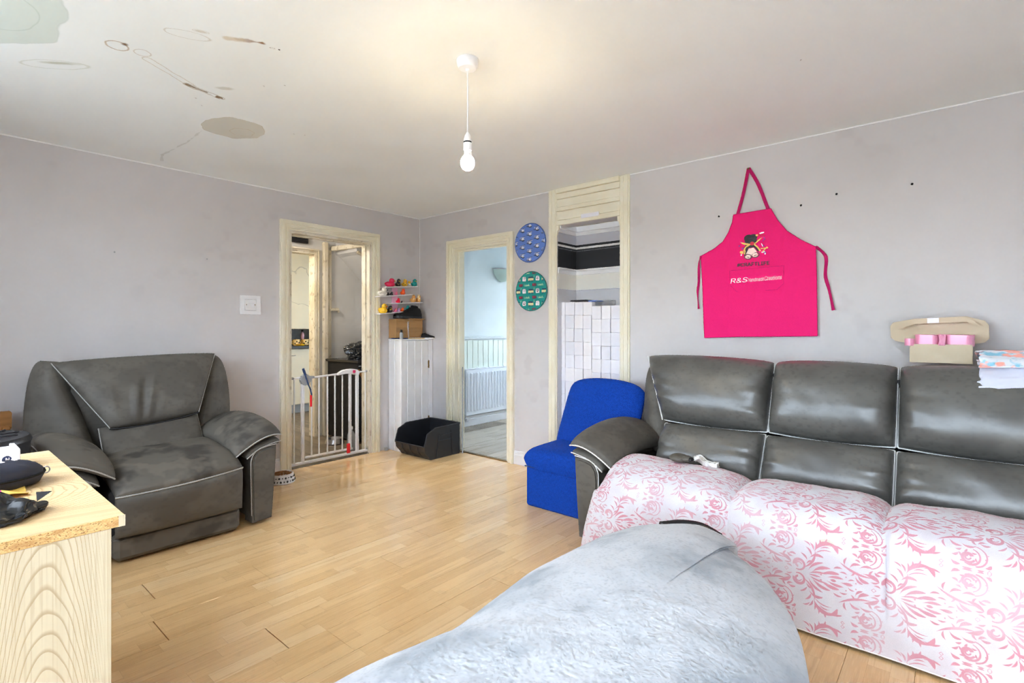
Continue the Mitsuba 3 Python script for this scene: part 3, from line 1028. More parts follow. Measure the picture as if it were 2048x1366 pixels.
# kitchen
struct('wall_kitchen', cat(bx((-2.0, 3.35, 0), (1.4, 3.45, CH)), bx((1.3, 1.2, 0), (1.4, 3.35, CH)), bx((-2.0, 1.2, 0), (-1.9, 3.35, CH))), 'm_kitchen_cream')
struct('wall_kitchen_splash', bx((-1.9, 3.33, 0.93), (1.3, 3.35, 1.2)), 'm_worktop')
kc = thing('base_cabinet', 'cream kitchen base cabinet under the black worktop', 'cabinet')
add('carcass', bx((-0.6, 2.74, 0.12), (0.34, 3.30, 0.895)), 'm_kitchen_cream', kc)
add('plinth', bx((-0.6, 2.80, 0.0), (0.34, 3.2, 0.12)), 'm_grey_plastic', kc)
for a, b in ((-0.59, -0.13), (-0.12, 0.33)):
    d_ = add('door', bx((a, 2.715, 0.13), (b, 2.738, 0.885), 0.003), 'm_kitchen_cream', kc)
    add('handle', tube([(a + 0.04, 2.705, 0.80), (a + 0.04, 2.69, 0.80), (a + 0.16, 2.69, 0.80), (a + 0.16, 2.705, 0.80)], 0.005, 6), 'm_chrome', d_)
solo('worktop', bx((-0.8, 2.69, 0.895), (0.36, 3.33, 0.935), 0.006), 'm_worktop', 'black kitchen worktop seen over the gate', 'worktop')
wc = thing('wall_cupboard', 'tall cream marble-effect wall cupboard in the kitchen', 'cupboard')
add('carcass', bx((-0.6, 2.74, 1.165), (0.37, 3.2, 2.26)), 'm_kitchen_cream', wc)
add('door', bx((-0.59, 2.70, 1.17), (-0.07, 2.736, 2.255), 0.003), 'm_marble', wc)
add('door', bx((-0.064, 2.70, 1.17), (0.36, 2.736, 2.255), 0.003), 'm_marble', wc)
for i, (mx, lab) in enumerate(((0.105, 'cream mug with black spots on the kitchen worktop, the left one'), (0.235, 'cream mug with black spots on the kitchen worktop, half hidden by the door frame'))):
    mg = thing('mug', lab, 'mug', 'mugs on the kitchen worktop')
    add('body', lathe([(0, 0.935), (0.040, 0.935), (0.048, 0.95), (0.050, 1.02), (0.047, 1.022), (0.044, 1.015), (0.040, 0.95), (0, 0.945)], 20, (mx, 2.80, 0)), 'm_duck_cream', mg, 40)
    add('handle', tube(spl([(mx - 0.046, 2.79, 1.005), (mx - 0.075, 2.78, 0.99), (mx - 0.070, 2.78, 0.962), (mx - 0.044, 2.79, 0.955)], 12), 0.006, 6), 'm_duck_gold', mg, True)
    for a, z in ((-1.9, 0.99), (-1.2, 0.975), (-0.75, 1.0), (-2.4, 0.965)):
        add('spot', sph((mx + 0.049 * math.cos(a), 2.80 + 0.049 * math.sin(a), z), 0.010, (1, 1, 1), 1), 'm_duck_black', mg, True)
solo('lemon_dish', lathe([(0, 0.935), (0.05, 0.935), (0.065, 0.955), (0.06, 0.957), (0, 0.945)], 18, (0.13, 2.74, 0)), 'm_duck_yellow', 'small yellow dish in front of the mugs', 'dish', smooth=40)
bo = thing('soap_bottle', 'slim bottle with a dark cap by the kitchen mugs', 'bottle')
add('body', lathe([(0, 0.935), (0.024, 0.935), (0.026, 1.09), (0.012, 1.115), (0.012, 1.125), (0, 1.125)], 14, (0.246, 2.90, 0)), 'm_pink_strip', bo, 40)
add('cap', lathe([(0, 1.125), (0.014, 1.125), (0.013, 1.155), (0, 1.155)], 12, (0.246, 2.90, 0)), 'm_black_matt', bo)
kl = thing('kitchen_ceiling_lamp', 'round glowing ceiling lamp in the kitchen', 'lamp')
add('base', lathe([(0, 2.3), (0.16, 2.3), (0.16, 2.27), (0, 2.27)], 28, (-1.3, 2.2, 0)), 'm_white_plastic', kl)
add('diffuser', lathe([(0.15, 2.268), (0.145, 2.24), (0.10, 2.21), (0.0, 2.20), (0, 2.262), (0.14, 2.265), (0.15, 2.268)], 28, (-1.3, 2.2, 0)), 'm_rubber_white', kl, emitter={'type': 'area', 'radiance': rgb((KITCHEN_LAMP, KITCHEN_LAMP * 0.84, KITCHEN_LAMP * 0.58))})

ll = thing('lobby_ceiling_lamp', 'round glowing ceiling lamp in the lobby behind the gate', 'lamp')
add('base', lathe([(0, 2.3), (0.13, 2.3), (0.13, 2.275), (0, 2.275)], 28, (-1.45, 0.62, 0)), 'm_white_plastic', ll)
add('diffuser', lathe([(0.12, 2.273), (0.115, 2.25), (0.08, 2.225), (0.0, 2.215), (0, 2.268), (0.11, 2.270), (0.12, 2.273)], 28, (-1.45, 0.62, 0)), 'm_rubber_white', ll, emitter={'type': 'area', 'radiance': rgb((LOBBY_LAMP, LOBBY_LAMP * 0.92, LOBBY_LAMP * 0.80))})

# ------------------------------------------------------------------ hall behind the other doorway
struct('floor_hall', bx((0.0, -1.68, -0.05), (3.2, 0.27, 0.0)), 'm_hall_floor')
struct('trim_12', bx((-0.006, D2[0] + 0.01, 0.0), (0.030, D2[1] - 0.01, 0.007), 0.003), 'm_brass', label='bronze threshold strip in the hall doorway')
struct('ceiling_hall', bx((0.0, -1.72, CH), (3.3, 0.35, CH + 0.1)), 'm_hall_white')
struct('wall_hall', bx((WT, 0.27, 0), (3.2, 0.35, CH)), 'm_hall_white')
arch = sbox(WT + 0.005, 0.0, 3.19, CH).difference(unary_union([sbox(0.83, -1, 2.43, 1.66), arc_poly(1.63, 1.66, 0.80, 0.60, 0, math.pi, 40)]))
am = extr(arch, 0.07)
V = np.array(am.vertices)
struct('wall_hall_arch', fix(tm(np.stack([V[:, 0], 0.20 + V[:, 2], V[:, 1]], 1), am.faces)), 'm_hall_white')
struct('wall_hall_end', bx((3.2, -1.72, 0), (3.3, 0.35, 0.95)), 'm_hall_white')
struct('wall_hall_end', cat(bx((3.2, -1.72, 2.1), (3.3, 0.35, CH)), bx((3.2, -1.72, 0.95), (3.3, -1.60, 2.1)), bx((3.2, 0.10, 0.95), (3.3, 0.35, 2.1))), 'm_hall_white')
struct('wall_hall_side', bx((AX + 0.08, -1.72, 0), (3.2, -1.66, CH)), 'm_hall_white')
k = sgroup('window_2', 'white framed window at the end of the hall')
add('frame', cat(bx((3.22, -1.60, 0.95), (3.28, 0.10, 1.0)), bx((3.22, -1.60, 2.05), (3.28, 0.10, 2.1)), bx((3.22, -0.78, 1.0), (3.28, -0.72, 2.05))), 'm_upvc', k)
add('pane', tm([(3.25, -1.60, 1.0), (3.25, 0.10, 1.0), (3.25, 0.10, 2.05), (3.25, -1.60, 2.05)], [(0, 1, 2), (0, 2, 3)]), 'm_pane', k)
# dado rail and matchboard below it
struct('trim_13', cat(bx((0.835, 0.235, 1.045), (2.42, 0.27, 1.065), 0.004), bx((0.835, 0.250, 1.065), (2.42, 0.27, 1.085), 0.004), bx((0.835, 0.255, 1.03), (2.42, 0.27, 1.045), 0.003)), 'm_hall_white')
wp = sgroup('wall_hall_panelling', 'pale green tinted matchboard below the hall dado rail')
for i in range(17):
    add('board', bx((0.845 + 0.092 * i, 0.256, 0.13), (0.845 + 0.092 * i + 0.089, 0.27, 1.03), 0.004), 'm_hall_panel', wp)
struct('baseboard_hall', cat(bx((0.84, 0.245, 0), (2.42, 0.27, 0.085), 0.003), bx((0.84, 0.252, 0.085), (2.42, 0.27, 0.125), 0.006)), 'm_white_gloss')
ra = thing('radiator', 'white ribbed panel radiator under the hall dado rail', 'radiator')
rz0, rz1, rx0, rx1 = 0.135, 0.685, 0.865, 2.15
add('panel', bx((rx0, 0.205, rz0), (rx1, 0.222, rz1), 0.006), 'm_radiator', ra)
for i in range(24):
    x = rx0 + 0.035 + i * 0.0525
    add('rib', bx((x - 0.014, 0.192, rz0 + 0.05), (x + 0.014, 0.207, rz1 - 0.045), 0.007), 'm_radiator', ra)
add('top_grille', cat(bx((rx0, 0.20, rz1), (rx1, 0.252, rz1 + 0.008), 0.002), bx((rx0 - 0.004, 0.20, rz0 + 0.02), (rx0, 0.252, rz1 + 0.008), 0.002)), 'm_radiator', ra)
add('valve', cat(tube([(0.875, 0.225, 0.15), (0.875, 0.225, 0.09), (0.885, 0.235, 0.07), (0.93, 0.235, 0.065)], 0.008, 8), sph((0.875, 0.222, 0.10), 0.017, (1, 1, 1.4), 2)), 'm_chrome', ra, True)
wl_ = thing('wall_light', 'frosted half bowl wall light with chrome rim in the hall', 'wall light')
sx, sy, sz = 1.56, 0.27, 1.93
ang = np.linspace(-math.pi, 0, 25)
prof = [(0.165, 0.0), (0.155, -0.05), (0.125, -0.10), (0.08, -0.14), (0.03, -0.158), (0.0, -0.160)]
P = np.array([[(sx + r * math.cos(a), sy - 0.012 + r * 0.72 * math.sin(a), sz + z) for a in ang] for r, z in prof])
add('bowl', sheet(P, 0.004), 'm_frosted', wl_, True)
add('rim', tube(np.array([(sx + 0.168 * math.cos(a), sy - 0.012 + 0.168 * 0.72 * math.sin(a), sz + 0.002) for a in ang]), 0.008, 8), 'm_chrome', wl_, True)
add('bracket', bx((sx - 0.05, sy - 0.02, sz - 0.10), (sx + 0.05, sy, sz - 0.01), 0.004), 'm_chrome', wl_)

# ------------------------------------------------------------------ recliner seating: local frame w (along), d (out from the wall), h (up)
def wrinkle(amp, ky, seed, edge=0.0, tilt=0.0):
    def f(u, v):
        n = vnoise(u * ky + tilt * v + 3, v * 1.6 + seed, seed)
        n2 = vnoise(u * ky * 2.3 + tilt * 2 * v, v * 2.6 + seed, seed + 5)
        o = amp * (0.7 * (n - 0.5) + 0.4 * (n2 - 0.5)) * np.sin(np.pi * v) ** 0.6
        if edge:
            # puckers fanning out of the side seams
            for e_, s in ((u, 1), (1 - u, 2)):
                o = o + edge * np.exp(-e_ / 0.10) * (vnoise(v * 11, e_ * 2.0, seed + s) - 0.5)
        return o
    return f


def cord(C, r, W=None, n=6):
    return tube(C, r, n)


def arm(parent, W, sgn, w_out, mats, prefix='', d_back=0.30, d_front=1.04):
    """one padded arm: pad draped from its high outer edge down to the seat, a roll under it, a tapered front panel"""
    pm, bm, cm = mats

    def S_pad(u, v):
        u, v = np.asarray(u, float), np.asarray(v, float)
        d = d_back + (d_front - d_back) * u
        w = w_out + sgn * (-0.005 + 0.255 * v)
        rise = 0.045 * np.sin(np.pi * np.clip(u * 0.95, 0, 1)) - 0.02 * u
        h = 0.555 + rise - 0.118 * v ** 1.7 - 0.02 * (1 - v) ** 4
        d = d - 0.02 * v * (u > 0.5) - 0.05 * (1 - v) ** 3 * u * 0
        return np.stack([np.broadcast_to(w, h.shape), d + 0 * h, h], -1)
    m, C = cushion(S_pad, 0.055, 0.035, W, 5, 2.3, 40, 26, wrinkle(0.008, 6, 3 + int(sgn)), flip=(sgn > 0))
    if S_pad(np.array(.5), np.array(.5)) is None:
        return
    a = sgroup_part('arm', parent, bx_w(W, (min(w_out + sgn * 0.015, w_out + sgn * 0.15), 0.16, 0.02), (max(w_out + sgn * 0.015, w_out + sgn * 0.15), d_front - 0.10, 0.50), 0.02), bm)
    add('pad', m, pm, a, True)
    add('piping', cord(C[1], 0.0042), cm, a, True)
    add('piping', cord(C[2], 0.0036), cm, a, True)
    # roll under the pad, flaring out at the front

    def S_roll(u, v):
        u, v = np.asarray(u, float), np.asarray(v, float)
        d = d_back + 0.05 + (d_front - 0.025 - d_back - 0.05) * u
        w = w_out + sgn * (-0.012 + 0.20 * v)
        h = 0.490 - 0.012 * u + 0.01 * np.sin(np.pi * u) - 0.055 * v ** 1.5 - 0.07 * np.clip(v - 0.6, 0, 1) ** 1.3
        return np.stack([w + 0 * h, d + 0 * h, h], -1)
    m, C = cushion(S_roll, 0.035, 0.045, W, 6, 2.2, 30, 20, flip=(sgn > 0))
    add('roll', m, bm, a, True)
    add('piping', cord(C[1], 0.0036), cm, a, True)
    # front panel: wide at the top, tapering to the floor on the outside, rounded on the inside
    pts = [(0.012, 0.455), (0.02, 0.30), (0.040, 0.02), (0.155, 0.012), (0.160, 0.34), (0.152, 0.40), (0.125, 0.435), (0.075, 0.450)]
    poly = Polygon([(w_out + sgn * a_, h_) for a_, h_ in pts])
    if not poly.exterior.is_ccw:
        poly = Polygon(list(poly.exterior.coords)[::-1])
    out = extr(poly, 0.10)
    V = np.array(out.vertices)
    add('front_panel', fix(tm(W(np.stack([V[:, 0], d_front - 0.13 + V[:, 2], V[:, 1]], 1)), out.faces)), bm, a)
    inn = poly.buffer(-0.022).buffer(0.012)
    face = extr(inn, 0.014)
    V = np.array(face.vertices)
    add('panel_pad', fix(tm(W(np.stack([V[:, 0], d_front - 0.034 + V[:, 2], V[:, 1]], 1)), face.faces)), bm, a)
    edge = np.array([(w_out + sgn * a_, d_front - 0.026, h_) for a_, h_ in ((0.160, 0.06), (0.165, 0.34), (0.157, 0.405), (0.128, 0.442), (0.075, 0.457), (0.012, 0.464))])
    add('piping', cord(W(spl(edge, 30)), 0.0034), cm, a, True)
    return a


def bx_w(W, lo, hi, c):
    m = bx(lo, hi, c)
    return fix(tm(W(np.array(m.vertices)), m.faces))


def sgroup_part(name, parent, mesh, m):
    return add(name, mesh, m, parent)


# --- armchair against wall_left
def W_chair(p):
    p = np.asarray(p, float)
    return np.stack([p[..., 0], -p[..., 1], p[..., 2]], -1)


ch = thing('armchair', 'wide dark grey suede recliner armchair against the wall left of the gated doorway', 'armchair')
add('back_shell', cat(bx_w(W_chair, (-2.92, 0.06, 0.06), (-2.02, 0.30, 0.86), 0.05)), 'm_suede', ch)
# side wings
for sgn, nm in ((1, 'wing'), (-1, 'wing')):
    c0 = -2.475
    wo = lambda a: c0 - sgn * a
    S = quad((wo(0.515), 0.22, 0.40), (wo(0.25), 0.42, 0.44), (wo(0.415), 0.27, 0.985), (wo(0.455), 0.15, 0.985), bow=(0, 0, 0.035 if sgn > 0 else -0.035, 0))
    m, C = cushion(S, 0.075, 0.10, W_chair, 3.2, 2.2, 30, 36, wrinkle(0.008, 3, 12), flip=(sgn > 0))
    w_ = add('wing', m, 'm_suede', ch, True)
    add('seam', cord(C[0], 0.0050), 'm_seam', w_, True)
S = quad((-2.680, 0.500, 0.600), (-2.220, 0.500, 0.640), (-2.045, 0.275, 1.000), (-2.905, 0.275, 0.975), bow=(0.018, 0.006, 0, 0))


def back_wr(u, v):
    g = np.exp(-((u - 0.48) / 0.28) ** 2 - ((v - 0.34) / 0.26) ** 2)
    return 0.040 * g * (vnoise(u * 15 - v * 3.5, v * 1.1 + 4, 9) - 0.5) + wrinkle(0.010, 4, 21)(u, v) + 0.010 * np.exp(-v / 0.10) * (vnoise(u * 12 + v * 8, 2.0, 4) - 0.5)


m, C = cushion(S, 0.085, 0.11, W_chair, 3.6, 2.2, 90, 60, back_wr, flip=True)
bc = add('back_cushion', m, 'm_suede', ch, True)
add('piping', cord(C[0] + np.array([0, -0.006, 0]), 0.0028), 'm_piping_dim', bc, True)
add('piping', cord(C[1] + np.array([0, -0.006, 0]), 0.0028), 'm_piping_dim', bc, True)
add('seam', cord(C[2] + np.array([0, -0.004, -0.004]), 0.0045), 'm_seam', bc, True)
S = quad((-2.72, 0.60, 0.405), (-2.215, 0.60, 0.42), (-2.205, 0.415, 0.635), (-2.715, 0.415, 0.592))
m, C = cushion(S, 0.055, 0.08, W_chair, 4, 2.2, 50, 34, wrinkle(0.007, 4, 33), flip=True)
lc = add('lumbar_cushion', m, 'm_suede', ch, True)
add('piping', cord(C[0], 0.0036), 'm_piping_dim', lc, True)
add('piping', cord(C[1], 0.0030), 'm_piping_dim', lc, True)


# seat with a piped front edge, footrest panel, plinth
def S_seat(u, v):
    u, v = np.asarray(u, float), np.asarray(v, float)
    w = -2.775 + 0.60 * u
    d = 0.50 + 0.565 * v + 0.045 * v * 4 * u * (1 - u)
    h = 0.425 - 0.085 * v ** 3 + 0.030 * u
    return np.stack([w + 0 * d, d, h + 0 * d], -1)


m, C = cushion(S_seat, 0.055, 0.10, W_chair, 4.5, 2.4, 60, 48, lambda u, v: 0.020 * (vfbm(u * 3 + 2, v * 4, 6) - 0.5), flip=False)
sc = add('seat', m, 'm_suede_worn', ch, True)
add('piping', cord(C[3], 0.0050), 'm_piping_dim', sc, True)


def S_foot(u, v):
    u, v = np.asarray(u, float), np.asarray(v, float)
    w = -2.775 + 0.60 * u
    d = 1.06 + 0.045 * 4 * u * (1 - u) * v - 0.005
    h = 0.135 + (0.205 + 0.030 * u) * v
    return np.stack([w + 0 * h, d + 0 * h, h], -1)


m, C = cushion(S_foot, 0.035, 0.06, W_chair, 5, 2.4, 50, 26, wrinkle(0.006, 4, 8), flip=True)
add('footrest', m, 'm_suede', ch, True)
add('plinth', bx_w(W_chair, (-2.775, 0.42, 0.012), (-2.180, 1.050, 0.142), 0.022), 'm_suede_worn', ch, 30)
add('seat_base', bx_w(W_chair, (-2.78, 0.30, 0.05), (-2.17, 0.98, 0.36), 0.02), 'm_seam', ch)
arm(ch, W_chair, 1, -3.015, ('m_suede_worn', 'm_suede', 'm_piping_dim'))
arm(ch, W_chair, -1, -1.945, ('m_suede_worn', 'm_suede', 'm_piping_dim'))

# --- three seat sofa against wall_right
def W_sofa(p):
    p = np.asarray(p, float)
    return np.stack([-p[..., 1], -p[..., 0], p[..., 2]], -1)


so = thing('sofa', 'long dark grey leather recliner sofa along the wall under the pink apron', 'sofa')
add('back_shell', bx_w(W_sofa, (2.68, 0.03, 0.06), (4.98, 0.26, 0.88), 0.05), 'm_leather', so)
seats = [(2.90, 3.445), (3.455, 3.985), (3.995, 4.56)]
for i, (a, b) in enumerate(seats):
    a_top = 2.71 if i == 0 else a
    b_top = b
    S = quad((a - (0.02 if i == 0 else 0), 0.515, 0.632), (b, 0.515, 0.632), (b_top, 0.365, 0.985), (a_top, 0.355, 0.995 if i == 0 else 0.985), bow=(0.012, 0.014, 0, 0))
    m, C = cushion(S, 0.135, 0.09, W_sofa, 3.0, 2.0, 100, 70, wrinkle(0.022, 3, 40 + 7 * i, edge=0.032, tilt=1.5), flip=True, pu=9.0)
    c_ = add('back_cushion', m, 'm_leather', so, True)
    for j in (0, 1, 2):
        if i == 0 and j == 0:
            C[0] = C[0] + np.array([-0.030, -0.002, 0.004])
        add('piping', cord(C[j], 0.0050), 'm_piping', c_, True)
    S = quad((a, 0.675, 0.395), (b, 0.675, 0.400), (b, 0.545, 0.622), (a, 0.545, 0.617))
    m, C = cushion(S, 0.095, 0.08, W_sofa, 3.2, 2.0, 100, 50, wrinkle(0.020, 3, 60 + 5 * i, edge=0.032, tilt=1.0), flip=True, pu=8.0)
    c_ = add('lumbar_cushion', m, 'm_leather', so, True)
    for j in (0, 1, 3):
        add('piping', cord(C[j], 0.0048), 'm_piping', c_, True)
    add('zip_tape', bx_w(W_sofa, (b - 0.001, 0.28, 0.40), (b + 0.011, 0.40, 0.93), 0.002), 'm_seam', so)
    S = quad((a - 0.03 * (i == 0), 0.60, 0.40), (b, 0.60, 0.40), (b, 1.12, 0.375), (a - 0.03 * (i == 0), 1.12, 0.375))
    m, C = cushion(S, 0.050, 0.06, W_sofa, 5, 2.4, 36, 36)
    add('seat', m, 'm_leather', so, True)
    add('footrest', bx_w(W_sofa, (a + 0.004, 0.55, 0.03), (b - 0.004, 1.10, 0.36), 0.03), 'm_leather', so, 30)
for sgn, wo_, wi, wt in ((1, 2.632, 2.885, 2.70), (-1, 5.02, 4.57, 4.56)):
    S = quad((wo_, 0.20, 0.38), (wi, 0.47, 0.40), (wi - sgn * 0.175 if sgn > 0 else 4.57, 0.275, 0.985), (wo_ + sgn * 0.085, 0.14, 0.965), bow=(0, 0, 0.02 if sgn > 0 else -0.02, 0))
    m, C = cushion(S, 0.085, 0.08, W_sofa, 3.2, 2.2, 30, 36, wrinkle(0.008, 3, 77), flip=(sgn > 0))
    w_ = add('wing', m, 'm_suede', so, True)
arm(so, W_sofa, 1, 2.565, ('m_suede', 'm_suede', 'm_piping'))
arm(so, W_sofa, -1, 5.04, ('m_suede', 'm_suede', 'm_piping'))

# --- patterned throw over the seats: along s (world -y), down t
S0, S1 = 2.70, 4.78


def throw_profile(t):
    """(d, h) along the cloth: back crease, over the seat, front roll, down to the floor"""
    pts = np.array([(0.735, 0.452), (0.80, 0.468), (0.88, 0.478), (0.98, 0.478), (1.06, 0.468), (1.120, 0.440), (1.158, 0.385), (1.176, 0.30), (1.186, 0.16), (1.196, 0.012)])
    L = np.concatenate([[0], np.cumsum(np.linalg.norm(np.diff(pts, axis=0), axis=1))])
    fine = spl(np.column_stack([pts, np.zeros(len(pts))]), 300)[:, :2]
    Lf = np.concatenate([[0], np.cumsum(np.linalg.norm(np.diff(fine, axis=0), axis=1))])
    x = np.clip(t, 0, 1) * Lf[-1]
    return np.interp(x, Lf, fine[:, 0]), np.interp(x, Lf, fine[:, 1]), Lf[-1]


ns, nt = 420, 150
sg, tg = np.meshgrid(np.linspace(0, 1, ns), np.linspace(0, 1, nt), indexing='ij')
d_, h_, TL = throw_profile(tg)
# left edge leans in towards the arm at the top and spreads on the way down
s_left = 2.845 - 0.135 * np.clip((tg - 0.30) / 0.7, 0, 1) - 0.02 * np.sin(np.pi * tg)
s_ = s_left + (S1 - s_left) * sg
top = np.clip(1 - np.maximum(tg - 0.42, 0) / 0.2, 0, 1)
puff = np.zeros_like(s_)
for a, b in ((2.80, 3.45), (3.45, 3.99), (3.99, 4.56), (4.56, 5.1)):
    x = np.clip((s_ - a) / (b - a), 0, 1)
    puff = np.maximum(puff, np.where((s_ >= a) & (s_ <= b), (1 - np.abs(2 * x - 1) ** 7), 0))
h_ = h_ - 0.040 * (1 - puff) * top - 0.008 * (1 - top) * 0
d_ = d_ - 0.030 * (1 - puff) * (1 - top) * np.clip((0.85 - tg) / 0.3, 0, 1)
# back edge ripples, folds of the hanging front, a lift of cloth over the left corner of the seat
h_ = h_ + 0.012 * (vfbm(s_ * 9, tg * 4, 5) - 0.5) * np.exp(-tg / 0.10) * 2 + 0.006 * (vfbm(s_ * 14, tg * 10, 8) - 0.5) * top
d_ = d_ + 0.014 * (vnoise(s_ * 5.0 + tg, tg * 1.5, 12) - 0.5) * np.clip((tg - 0.5) / 0.4, 0, 1) + 0.020 * (vnoise(s_ * 6, tg * 0, 2) - 0.5) * np.exp(-tg / 0.08)
left = np.exp(-(s_ - s_left) / 0.10)
h_ = h_ + 0.02 * left * np.exp(-((tg - 0.12) / 0.18) ** 2) - 0.06 * left * np.exp(-((tg - 0.48) / 0.10) ** 2)
d_ = d_ - 0.035 * np.exp(-(s_ - s_left) / 0.035) * np.clip((tg - 0.45) / 0.2, 0, 1)
crease = np.exp(-((s_ - 4.005) / 0.006) ** 2)
d_ = d_ - 0.016 * crease * np.clip((tg - 0.40) / 0.1, 0, 1) * np.clip((0.86 - tg) / 0.08, 0, 1)
P = W_sofa(np.stack([s_, d_, h_], -1))
m = sheet(P, 0.003)
uv1 = np.stack([s_.ravel() - 2.70, (tg * TL).ravel() - 0.02], 1)
uvm = np.vstack([uv1, uv1])
if m.volume < 0:
    m.invert()
solo('patterned_throw', m, 'm_throw', 'white throw with a dusty pink damask print draped over the sofa seats', 'throw', smooth=True, uv=uvm)
add('hem', tube(P[:, -1] + np.array([-0.001, 0, 0.002]), 0.0032, 6), 'm_rubber_white', 'patterned_throw', True)

# remote handset on the throw, with a twist of tissue
rc = thing('handset', 'small dark grey handset lying on the throw near the sofa arm', 'handset')
m = cat(sph((-0.84, -3.105, 0.505), 0.05, (1.0, 0.95, 0.42)), sph((-0.86, -3.155, 0.512), 0.034, (0.9, 0.8, 0.45)))
add('body', m, 'm_suede', rc, True)
add('end_cap', sph((-0.865, -3.178, 0.511), 0.024, (0.8, 0.6, 0.5), 2), 'm_black_gloss', rc, True)
P = np.array([[(-0.775 + 0.026 * v + 0.008 * math.sin(9 * u), -3.165 - 0.115 * u, 0.488 + 0.016 * math.sin(7 * v + 5 * u) + 0.012 * math.cos(4 * u)) for v in np.linspace(-1, 1, 14)] for u in np.linspace(0, 1, 18)])
solo('crumpled_tissue', sheet(P, 0.002), 'm_rubber_white', 'crumpled white tissue lying beside the dark handset', 'tissue', smooth=True)

# --- blue slipper chair
bc_ = thing('slipper_chair', 'bright blue upholstered slipper chair between the carton alcove and the sofa', 'chair')
yb0, yb1 = -2.565, -2.02
add('base', bx((-0.76, yb0, 0.0), (-0.12, yb1, 0.262), 0.012), 'm_blue', bc_, 30)


def W_id(p):
    return np.asarray(p, float)


S = quad((-0.775, yb1 + 0.006, 0.315), (-0.775, yb0 - 0.006, 0.315), (-0.20, yb0 - 0.006, 0.325), (-0.20, yb1 + 0.006, 0.325))
m, C = cushion(S, 0.105, 0.075, W_id, 9, 2.6, 48, 48, flip=True)
if m.vertices[:, 2].max() < 0.36:
    m, C = cushion(S, 0.105, 0.075, W_id, 9, 2.6, 48, 48, flip=False)
sk = add('seat', m, 'm_blue', bc_, True)
add('seam', tube(np.array([(-0.764, yb1 + 0.004, 0.262), (-0.764, yb0 - 0.004, 0.262)]), 0.004, 6), 'm_navy', sk)


def S_bb(u, v):
    u, v = np.asarray(u, float), np.asarray(v, float)
    y = yb1 - 0.020 - (yb1 - yb0 + 0.02) * u + 0.020 * (1 - v) * (1 - 2 * u)
    top = 0.815 - 0.045 * np.abs(2 * u - 1) ** 2.2 - 0.05 * np.abs(2 * u - 1) ** 10
    z = 0.34 + (top - 0.34) * v
    x = -0.40 + 0.20 * v - 0.02 * np.sin(np.pi * u)
    return np.stack([x + 0 * y, y + 0 * x, z + 0 * y], -1)


m, C = cushion(S_bb, 0.065, 0.075, W_id, 9, 2.6, 56, 56, flip=False)
add('backrest', m, 'm_blue', bc_, True)

# --- footstool under the grey fleece
out = np.array([(-3.08, -3.25), (-2.848, -3.208), (-2.65, -3.237), (-2.568, -3.253), (-2.35, -3.23), (-2.16, -3.208), (-1.981, -3.221), (-1.793, -3.246), (-1.628, -3.301), (-1.481, -3.45), (-1.58, -3.615), (-1.64, -3.61), (-1.73, -3.71), (-1.87, -3.815), (-2.1, -3.93), (-2.5, -4.02), (-2.95, -4.03), (-3.13, -3.7)])
out = spl(out, 260, closed=True)
ctr = np.array([-2.35, -3.62])
st = thing('footstool', 'dark leather footstool almost hidden under the grey fleece blanket', 'footstool')
nb = len(out)
lev = [(0.0, 0.02, 1.0), (0.35, 0.02, 1.0), (0.90, 0.02, 1.0), (0.915, 0.05, 1.0), (0.935, 0.32, 1.0), (0.950, 0.37, 1.0), (0.945, 0.405, 1), (0.92, 0.428, 1), (0.6, 0.438, 1), (0.0, 0.44, 1)]
P = np.array([[np.append(ctr + (o - ctr) * s, z) for o in np.vstack([out, out[:1]])] for s, z, _ in lev])
f = gridf(*P.shape[:2])
m = tm(P.reshape(-1, 3), f)
m.merge_vertices()
m.update_faces(m.nondegenerate_faces())
add('body', fix(m), 'm_black_matt', st, 50)
# glimpse of the black rim beyond the fleece
add('edge_roll', tube(spl([(-1.60, -3.352, 0.436), (-1.535, -3.405, 0.437), (-1.498, -3.47, 0.430), (-1.525, -3.545, 0.420)], 24), 0.013, 8), 'm_black_gloss', st, True)

na, nr = 420, 110
ang_i = np.linspace(0, nb, na, endpoint=False)
Oc = np.vstack([out, out[:1]])
O = np.stack([np.interp(ang_i, np.arange(nb + 1), Oc[:, k_]) for k_ in range(2)], 1)
P = np.zeros((na + 1, nr, 3))
rs = np.linspace(0, 1, nr)
for i in range(na + 1):
    o = O[i % na]
    v = o - ctr
    Lr = np.linalg.norm(v)
    north = sst_ = np.clip((o[1] + 3.32) / 0.08, 0, 1)            # the edge that hangs only just over the rim
    east = np.clip((o[0] + 1.75) / 0.10, 0, 1) * (1 - north) * np.clip((-3.36 - o[1]) / 0.12, 0, 1)
    ne = 0.0
    hem = 0.395 * north + (1 - north) * 0.07
    wob = 0.018 * (vnoise(i * 0.055, 3.0, 4) - 0.5)
    for j, r in enumerate(rs):
        if r < 0.80:
            q = r / 0.80
            s = q * (1.0 - 0.03 * ne)
            z = 0.452 + 0.052 * (1 - q ** 2.2) - 0.022 * q ** 6
        else:
            q = (r - 0.80) / 0.20
            zt = 0.430
            s = 1.0 - 0.03 * ne + 0.012 * min(1, q * 3) + (0.02 + 0.02 * east) * q ** 1.2
            z = zt - (zt - hem) * (1 - math.cos(min(1, q * 1.0) * math.pi / 2) ** 0.9 if q < 1 else 1) * (1 - 0.9 * ne)
        xy = ctr + v * s + (v / Lr) * wob * max(0, (r - 0.5) * 2)
        P[i, j] = (xy[0], xy[1], z)
xx, yy = P[..., 0], P[..., 1]
rr_ = np.broadcast_to(rs, xx.shape)
fold = 0.020 * (vfbm(xx * 2.6 + yy * 1.5, yy * 2.4 - xx, 3) - 0.5) + 0.010 * (vfbm(xx * 8 + yy * 4, yy * 8, 7) - 0.5)
